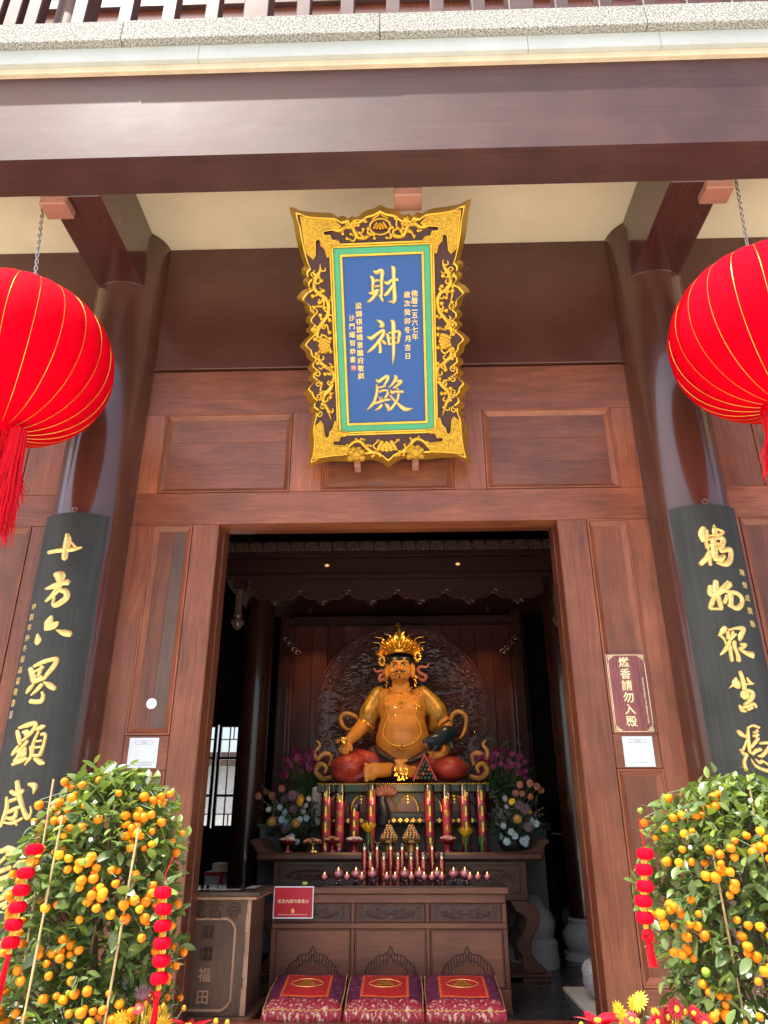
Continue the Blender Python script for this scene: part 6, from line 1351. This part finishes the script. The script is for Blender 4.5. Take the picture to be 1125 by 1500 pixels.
def chrys_vase(x, z, label, m, small=False):
    t = thing('flower_vase', label, 'vase of flowers', (x, 2.18, .986), 'small vases on the altar'); rnd = random.Random(int(x*100)+50)
    MB().lathe([(.026, 0), (.03, .01), (.022, .09), (.028, .14)], x, 2.18, .986, 16).build('vase', clear, t, smooth=True)
    mb = MB()
    for k in range(10): a = rnd.uniform(0, 6.28); mb.tube([(x+.01*cos(a), 2.18+.01*sin(a), .995), (x+.03*cos(a), 2.18+.03*sin(a), .986+z)], .004, 4)
    mb.build('stems', mat('bright green stem', (.08, .22, .03), .5), t)
    if not small:
        mb = MB()
        for k in range(30):
            a = 2*pi*k/30*3; r1 = .03+.035*(k/30); L = .11*(1-.25*k/30)
            d = Vector((cos(a)*r1*1.6, sin(a)*r1*1.2, L)); p = Vector((x, 2.18, .986+z-.02)); s = Vector((-sin(a), cos(a), 0))*.010
            mb.add([p-s*.5, p+s*.5, p+d*.6+s, p+d*.6-s, p+d], [(0, 1, 2, 3), (3, 2, 4)])
        mb.build('petals', yel, t)
chrys_vase(-.352, .17, 'yellow lily shaped bloom in a glass vase left of the gilt cones', yel); chrys_vase(.538, .13, 'yellow lily shaped bloom in a glass vase on the right of the altar', yel); chrys_vase(.685, .13, 'short glass of bare green stems before the rightmost big candle', yel, True)
bx('jade_rock', mat('pale jade', (.5, .46, .38), .5, .2, 8, bump=.5, bscale=12), None, -.93, -.83, 2.5, 2.56, 1.2, 1.56, .03, seg=3, loc=(-.88, 2.53, 1.2), label='pale rough stone ornament behind the leftmost big candle', cat='ornament')
# ================================================================== kumquat trees
bark = mat('kumquat bark', (.13, .09, .055), .8, .3, 20, bump=.4); cane = mat('bamboo cane', (.5, .36, .18), .5, .2, 30)
fr_o = mat('ripe kumquat peel', (.86, .235, .004), .38, .08, 12, bump=.25, bscale=160, rand=.14, spec=.3); fr_y = mat('yellow kumquat peel', (.85, .36, .008), .38, .08, 12, bump=.25, bscale=160, rand=.12, spec=.3); fr_g = mat('unripe kumquat peel', (.22, .32, .03), .36, .1, 12, bump=.2, bscale=160, rand=.15)
wht_b = mat('white blossom', (.8, .78, .68), .5)
def fruit_mesh(m, sq):
    mb = MB(); mb.ell((0, 0, 0), (.0178, .0178, .0178*sq), 14, 10)
    v = [(x, y, z-(.0035 if z > 0 else .002)*max(0, 1-hypot(x, y)/.010)) for x, y, z in mb.v]; mb.v = v
    mb.cur = 1; mb.ell((0, 0, .0178*sq-.002), (.003, .003, .002), 6, 4); return mb.mesh('fruit', [m, green_st], True, 4)
FR = [fruit_mesh(fr_o, .95), fruit_mesh(fr_o, .88), fruit_mesh(fr_y, .92), fruit_mesh(fr_g, .95)]
LK = [leaf_mesh('leaf', .060, .030, lf_k, .22, .12), leaf_mesh('leaf', .056, .027, lf_k, .35, .35), leaf_mesh('leaf', .068, .032, lf_k, .15, .22), leaf_mesh('leaf', .046, .024, lf_y, .3, .05)]
def kumquat(cx, cy, ztop, label, seed, nfruit, shape, clusters, canes):
    rnd = random.Random(seed); t = thing('kumquat_tree', label, 'kumquat tree', (cx, cy, 0), 'potted kumquat trees by the columns')
    MB().lathe([(.17, 0), (.21, .05), (.26, .3), (.28, .34), (.285, .38), (.26, .385), (.25, .35), (0, .34)], cx, cy, .0, 32).build('pot', mat('glazed pot', (.30, .03, .02), .2, .1, coat=.7), t, smooth=True)
    zb = .34
    ph = [rnd.uniform(0, 6.28) for _ in range(6)]
    def R(z, a):
        u = (z-zb)/(ztop-zb); r = shape(u)
        return r*(1+.07*sin(3*a+ph[0]+5*u)+.05*sin(5*a+ph[1]-9*u)+.04*sin(2*a+14*u+ph[2]))
    mb = MB(); mb.tube(catmull([(cx, cy, .33), (cx+.02, cy+.01, .6), (cx-.01, cy, .9), (cx, cy, ztop-.25)], 4), [.024-.0012*i for i in range(13)], 8); mb.build('trunk', bark, t, smooth=True)
    twigs = []; mbt = MB()
    N = 520
    for k in range(N):
        u = (k+.5)/N; u = u**.9; z = zb+.03+(ztop-zb-.03)*u; a = k*2.39996+rnd.uniform(-.3, .3)
        rr = R(z, a)*rnd.uniform(.80, 1.05) if k % 3 else R(z, a)*rnd.uniform(.4, .8)
        tip = Vector((cx+rr*cos(a), cy+rr*sin(a)*.92, z+rnd.uniform(-.02, .03)))
        root = Vector((cx+rr*.35*cos(a), cy+rr*.3*sin(a), z-.10-.1*rr)); d = (tip-root).normalized()
        twigs.append((tip, d, a, rr))
        if k % 2 == 0: mbt.tube([root, root.lerp(tip, .6)+Vector((0, 0, .02)), tip], [.005, .0035, .002], 5)
    mbt.build('twigs', bark, t, smooth=True)
    L = []
    for tip, d, a, rr in twigs:
        n = rnd.randint(6, 9)
        upness = rnd.uniform(.1, .8)
        for i in range(n):
            q = tip-d*(.012*i)+Vector((rnd.gauss(0, .012), rnd.gauss(0, .012), rnd.gauss(0, .012)))
            b = i*2.4+rnd.uniform(-.5, .5); side = d.orthogonal().normalized(); s2 = d.cross(side)
            ld = (d*rnd.uniform(.25, .9)+side*cos(b)+s2*sin(b)+Vector((0, 0, rnd.uniform(-.55, .55)*1.0+upness*.4))).normalized()
            young = rnd.random() < (.42 if tip.z > ztop-.28 else .1)
            me = LK[3] if young else LK[rnd.randint(0, 2)]
            L.append((q, ld, rnd.uniform(-.9, .9), rnd.uniform(.75, 1.2), me))
    camp = Vector((0, -5.1, 1.2)); L.sort(key=lambda l: (l[0]-camp).length+(.25 if l[0].z < .55 else 0))
    for q, ld, ro, s, me in L[:300]: place('leaf', me, t, q, orient(ld, ro), s)
    vs = []; fs = []; mi = []; org = wl(t)
    for q, ld, ro, s, me in L[300:]:
        M = Matrix.Translation(q-org) @ Euler(orient(ld, ro)).to_matrix().to_4x4() @ Matrix.Scale(s, 4); n = len(vs)
        vs += [tuple(M @ v.co) for v in me.vertices]; fs += [tuple(i+n for i in p.vertices) for p in me.polygons]; mi += [1 if me == LK[3] else 0]*len(me.polygons)
    me = bpy.data.meshes.new('foliage'); me.from_pydata(vs, [], fs); me.materials.append(lf_k); me.materials.append(lf_y); me.polygons.foreach_set('material_index', mi); me.polygons.foreach_set('use_smooth', [True]*len(fs)); me.update()
    link('foliage', me, t, kind='stuff')
    # fruit hangs in bunches on the outside of the crown
    stalk = MB(); cnt = 0
    def hang(a, z, n, out=1.0):
        nonlocal cnt
        rr = R(z, a)*out+.008; c0 = Vector((cx+rr*cos(a), cy+rr*sin(a)*.92, z)); pts = []
        for i in range(n):
            for _ in range(30):
                p = c0+Vector((rnd.gauss(0, .019*sqrt(n)*.8), rnd.gauss(0, .016), rnd.gauss(0, .018*sqrt(n)*.8)))
                if all((p-o).length > .031 for o in pts): break
            pts.append(p); r_ = rnd.random(); zz = (z-zb)/(ztop-zb)
            me = FR[3] if (r_ < .05+.1*(zz > .85)) else FR[2] if r_ < .2 else FR[rnd.randint(0, 1)]
            o = place('fruit', me, t, p, (rnd.uniform(-.5, .5), rnd.uniform(-.5, .5), rnd.uniform(0, 6)), rnd.uniform(.72, 1.16)*(.8 if me is FR[3] else 1)); cnt += 1
            stalk.tube([p+Vector((0, 0, .02)), c0+Vector((-.05*cos(a), -.05*sin(a), .045))], [.0016, .002], 4)
    for a, z, n in clusters: hang(a, z, n, 1.0)
    while cnt < nfruit:
        a = rnd.uniform(pi, 2*pi)+rnd.uniform(-.3, .3); z = zb+.06+(ztop-zb-.12)*rnd.random()**.95; hang(a, z, rnd.choice((1, 1, 2, 2, 3, 4)), rnd.uniform(.9, 1.0))
    stalk.build('stalks', green_st, t, kind='stuff')
    mb = MB()
    for k in range(4):
        a = rnd.uniform(pi, 2*pi); z = ztop-.06-.25*rnd.random(); rr = R(z, a)*1.03
        for q in range(5): mb.ell((cx+rr*cos(a)+.005*cos(q*1.26+k), cy+rr*sin(a)*.92-.004*(q % 2), z+.005*sin(q*1.26+k)), (.004, .003, .0035), 6, 4)
    mb.build('blossom', wht_b, t, smooth=True)
    for x, y, z1, lean in canes: MB().tube([(cx+x, cy+y, .34), (cx+x+lean*.5, cy+y, (z1+.34)/2), (cx+x+lean, cy+y, z1)], .0045, 6).build('cane', cane, t, smooth=True)
    return R
dome = lambda u: .315*(1-.10*abs(u-.35))*(max(0.0, 1-max(0, (u-.55)/.45)**2.4))**.5+.03
kumquat(-1.262, -1.78, 1.42, 'potted kumquat tree laden with orange fruit before the left column', 3, 225, dome,
    [(4.95, .98, 7), (5.05, 1.02, 6), (4.8, 1.06, 5), (4.7, .78, 5), (5.3, .92, 5), (4.3, 1.12, 4), (4.1, .62, 4), (5.5, 1.2, 4), (4.6, 1.2, 4), (5.0, .6, 4)],
    [(-.17, -.20, 1.38, -.01), (-.10, -.31, 1.24, .03), (.17, -.27, 1.2, .05), (.02, -.1, 1.3, .03)])
dome2 = lambda u: .375*(1-.05*abs(u-.4))*(max(0.0, 1-max(0, (u-.6)/.4)**2.6))**.5+.02
kumquat(1.37, -1.78, 1.37, 'potted kumquat tree with orange fruit before the right column', 8, 185, dome2,
    [(4.1, 1.0, 6), (4.3, .86, 5), (3.7, 1.08, 4), (4.6, 1.12, 4), (3.6, .87, 5), (4.0, .62, 4), (4.9, .9, 4)],
    [(.02, -.14, 1.39, .0), (-.18, -.22, 1.12, -.02), (.15, -.3, 1.1, .04)])

# strings of small red lanterns hung on the trees
sl_m = mat('small red flocked lantern', (.66, .0, .016), .8, .12, 30, bump=.3, bscale=300, spec=.1)
ml = MB(); sg = 48; pr = [(.008, -.0195), (.022, -.0185), (.030, -.011), (.0325, 0), (.030, .011), (.022, .0185), (.008, .0195)]; vs = []
for r, z in pr:
    for i in range(sg): a = 2*pi*i/sg; vs.append((r*(1-.09*abs(cos(6*a))**3)*cos(a), r*(1-.09*abs(cos(6*a))**3)*sin(a), z))
ml.add(vs, [(j*sg+i, j*sg+(i+1) % sg, (j+1)*sg+(i+1) % sg, (j+1)*sg+i) for j in range(6) for i in range(sg)]+[tuple(range(sg-1, -1, -1)), tuple(6*sg+i for i in range(sg))]); mini = ml.mesh('small_lantern', sl_m, True, 4)
gm = MB()
for k in range(14): a = k*2*pi/14; gm.tube([(.009*cos(a), .009*sin(a), -.016), (.012*cos(a+.2), .012*sin(a+.2), 0), (.009*cos(a), .009*sin(a), .016)], .0018, 4)
gold_fr = gm.mesh('gold_fringe', cord_gold, True)
def lantern_string(P, label, tas, knot=False):
    t = thing('lantern_string', label, 'lantern string', P[0], 'strings of small red lanterns on the trees'); n = len(P)
    for i, p in enumerate(P):
        tilt = random.uniform(-.12, .12); place('small_lantern', mini, t, p, (tilt, .15*(random.random()-.5), random.uniform(0, 1)), 1.0)
        q = Vector(p)+Vector((0, 0, -.0275)) if i == n-1 else Vector(p).lerp(Vector(P[i+1]), .5); place('gold_fringe', gold_fr, t, q, (tilt, 0, 0), 1.0 if i < n-1 else .7)
    mb = MB(); mb.tube([Vector(P[0])+Vector((0.01, .05, .12)), Vector(P[0])+Vector((0, .01, .06)), P[0]], .0015, 4); mb.build('thread', tassel_red, t)
    b = Vector(P[-1])+Vector((0, 0, -.045)); mb = MB(); rnd = random.Random(n)
    mb.ell(b, (.012, .012, .014), 8, 6)
    if knot:
        for k in range(9): a = k*.7; mb.ell(b+Vector((.016*cos(a), .012*sin(a)-.008, .012*sin(2*a)-.01)), (.008, .008, .008), 6, 4)
    for k in range(46):
        a = rnd.uniform(0, 6.28); r = .011*sqrt(rnd.random()); L = rnd.uniform(.85, 1.0)
        mb.tube([b+Vector((r*.5*cos(a), r*.5*sin(a), 0)), b.lerp(Vector(tas), .5*L)+Vector((r*cos(a), r*sin(a), 0)), b.lerp(Vector(tas), L)+Vector((r*1.3*cos(a), r*1.3*sin(a), 0))], [.0022, .002, .0012], 4, cap=False)
    mb.build('tassel', tassel_red, t, smooth=True)
lantern_string([(-1.415, -2.1, 1.122), (-1.432, -2.1, 1.041), (-1.438, -2.1, .984), (-1.440, -2.1, .928), (-1.443, -2.1, .872), (-1.443, -2.1, .815)], 'string of small red lanterns on the left side of the left kumquat tree', (-1.447, -2.12, .63))
lantern_string([(-.905, -2.1, .976), (-.896, -2.1, .922), (-.893, -2.1, .869), (-.888, -2.1, .815), (-.884, -2.1, .76), (-.885, -2.1, .706)], 'string of small red lanterns on the right side of the left kumquat tree', (-.895, -2.1, .5))
lantern_string([(.883, -2.1, 1.105), (.872, -2.1, 1.052), (.868, -2.1, .998), (.855, -2.1, .95), (.853, -2.1, .897)], 'string of small red lanterns on the left edge of the right kumquat tree', (.86, -2.1, .74), True)

# flowers at the foot of the trees
poin = leaf_mat('poinsettia bract', (.5, .003, .022), (.6, .006, .03), .55); L_p = leaf_mesh('bract', .125, .066, poin, .18, .25); L_pg = leaf_mesh('leaf', .1, .06, leaf_mat('poinsettia leaf', (.03, .08, .025), (.1, .2, .03), .5), .15, .3)
clay = mat('clay pot', (.3, .12, .06), .7, .15, 12)
def potted(name, label, cat_, x, y, group):
    t = thing(name, label, cat_, (x, y, 0), group); MB().lathe([(.07, 0), (.085, .03), (.11, .24), (.12, .25), (.12, .28), (.105, .28), (.1, .24), (0, .24)], x, y, .14, 24).build('pot', clay, t, smooth=True)
    bx('pot_stand', granite_p, t, x-.13, x+.13, y-.13, y+.13, 0, .139, .004); return t
def poinsettia(x, y, z, label, seed):
    rnd = random.Random(seed); t = potted('poinsettia', label, 'poinsettia', x, y, 'poinsettias at the foot of the trees')
    mb = MB(); heads = [(x, y, z), (x-.12, y+.03, z-.05), (x+.11, y+.06, z-.04), (x+.02, y-.08, z-.09)]
    for hx_, hy_, hz in heads:
        mb.tube([(x, y, .38), (hx_*.6+x*.4, hy_*.6+y*.4, (hz+.38)/2), (hx_, hy_, hz)], .005, 5)
        for k in range(11):
            a = k*2.4+rnd.uniform(-.2, .2); up = .15+.5*(k > 6)+rnd.uniform(-.1, .25)
            place('bract', L_p, t, (hx_, hy_, hz-.004*k), orient((cos(a), .75*sin(a)-.1, .45*sin(a)+up*.6), rnd.uniform(-.5, .5)), rnd.uniform(.6, .85)*(1 if k < 7 else .6))
        for k in range(6): a = k*1.05; place('leaf', L_pg, t, (hx_, hy_, hz-.06), orient((cos(a), sin(a), -.15), 0), 1)
        cy_ = MB(); [cy_.ell((hx_+.008*cos(k*1.3), hy_+.008*sin(k*1.3), hz+.012), (.005, .005, .007), 6, 4) for k in range(5)]; cy_.build('flower_centre', yel, t, smooth=True)
    mb.build('stems', green_st, t)
poinsettia(-.78, -2.05, .545, 'bright red poinsettia at the foot of the left kumquat tree', 1)
poinsettia(.665, -2.02, .56, 'bright red poinsettia at the foot of the right kumquat tree', 2)
def mums(x, y, heads, label, seed):
    rnd = random.Random(seed); t = potted('chrysanthemum', label, 'chrysanthemum', x, y, 'chrysanthemums at the foot of the trees'); mb = MB()
    for hx_, hz, me, s in heads:
        p = Vector((hx_, y+rnd.uniform(-.06, .03), hz)); place(me.name.split('.')[0], me, t, p, (rnd.uniform(-.9, -.1), rnd.uniform(-3, 3), rnd.uniform(-.5, .5)), s); mb.tube([(x+rnd.uniform(-.03, .03), y, .38), p.lerp(Vector((x, y, .38)), .4), p+Vector((0, .01, -.004))], .0026, 4)
    bm_ = MB()
    for k in range(26):
        p = Vector((x+rnd.gauss(0, .11), y+rnd.gauss(0, .05), .54+rnd.uniform(-.08, .08))); bm_.ell(p, (.009, .009, .011), 7, 5); mb.tube([p, (x, y, .38)], .002, 4)
    bm_.build('buds', yelc, t, smooth=True); mb.build('stems', green_st, t)
    for k in range(60): p = (x+rnd.gauss(0, .1), y+rnd.gauss(0, .06), .4+rnd.uniform(0, .16)); place('leaf', L_b, t, p, orient((rnd.uniform(-1, 1), rnd.uniform(-1, .3), rnd.uniform(-.2, .8)), rnd.uniform(-1, 1)), rnd.uniform(.4, .7))
mums(.90, -2.0, [(.815, .632, F_yel, 1.15), (.795, .622, F_yel, .9), (.75, .597, F_yel, 1.15), (.815, .592, F_red, 1.3), (.9, .585, F_red, 1.25), (.93, .612, F_red, 1.25), (.985, .565, F_red, 1.3), (.865, .57, F_red, 1.0), (.87, .592, F_yel, .6), (.955, .59, F_yel, .5), (.78, .575, F_red, 1.0), (.84, .55, F_red, 1.1), (.93, .55, F_yel, .9), (1.03, .57, F_red, 1.1), (1.0, .6, F_red, .9), (.76, .555, F_yel, .8), (.96, .535, F_red, 1.2), (1.06, .53, F_yel, 1.1)], 'mixed yellow and crimson chrysanthemums at the foot of the right kumquat tree', 4)
mums(-.97, -2.0, [(-.9, .57, F_yel, 1.3), (-.94, .575, F_yel, 1.3), (-.97, .56, F_yel, 1.35), (-1.0, .55, F_yel, 1.2), (-.93, .545, F_yel, 1.3), (-.955, .655, F_pur, .7), (-.965, .63, F_red, .7), (-.945, .64, F_red, .6), (-.935, .62, F_red, .7), (-.96, .605, F_red, .7), (-1.03, .57, F_yel, 1.1), (-.88, .55, F_yel, 1.2)], 'yellow chrysanthemums with a few dark red ones at the foot of the left kumquat tree', 5)
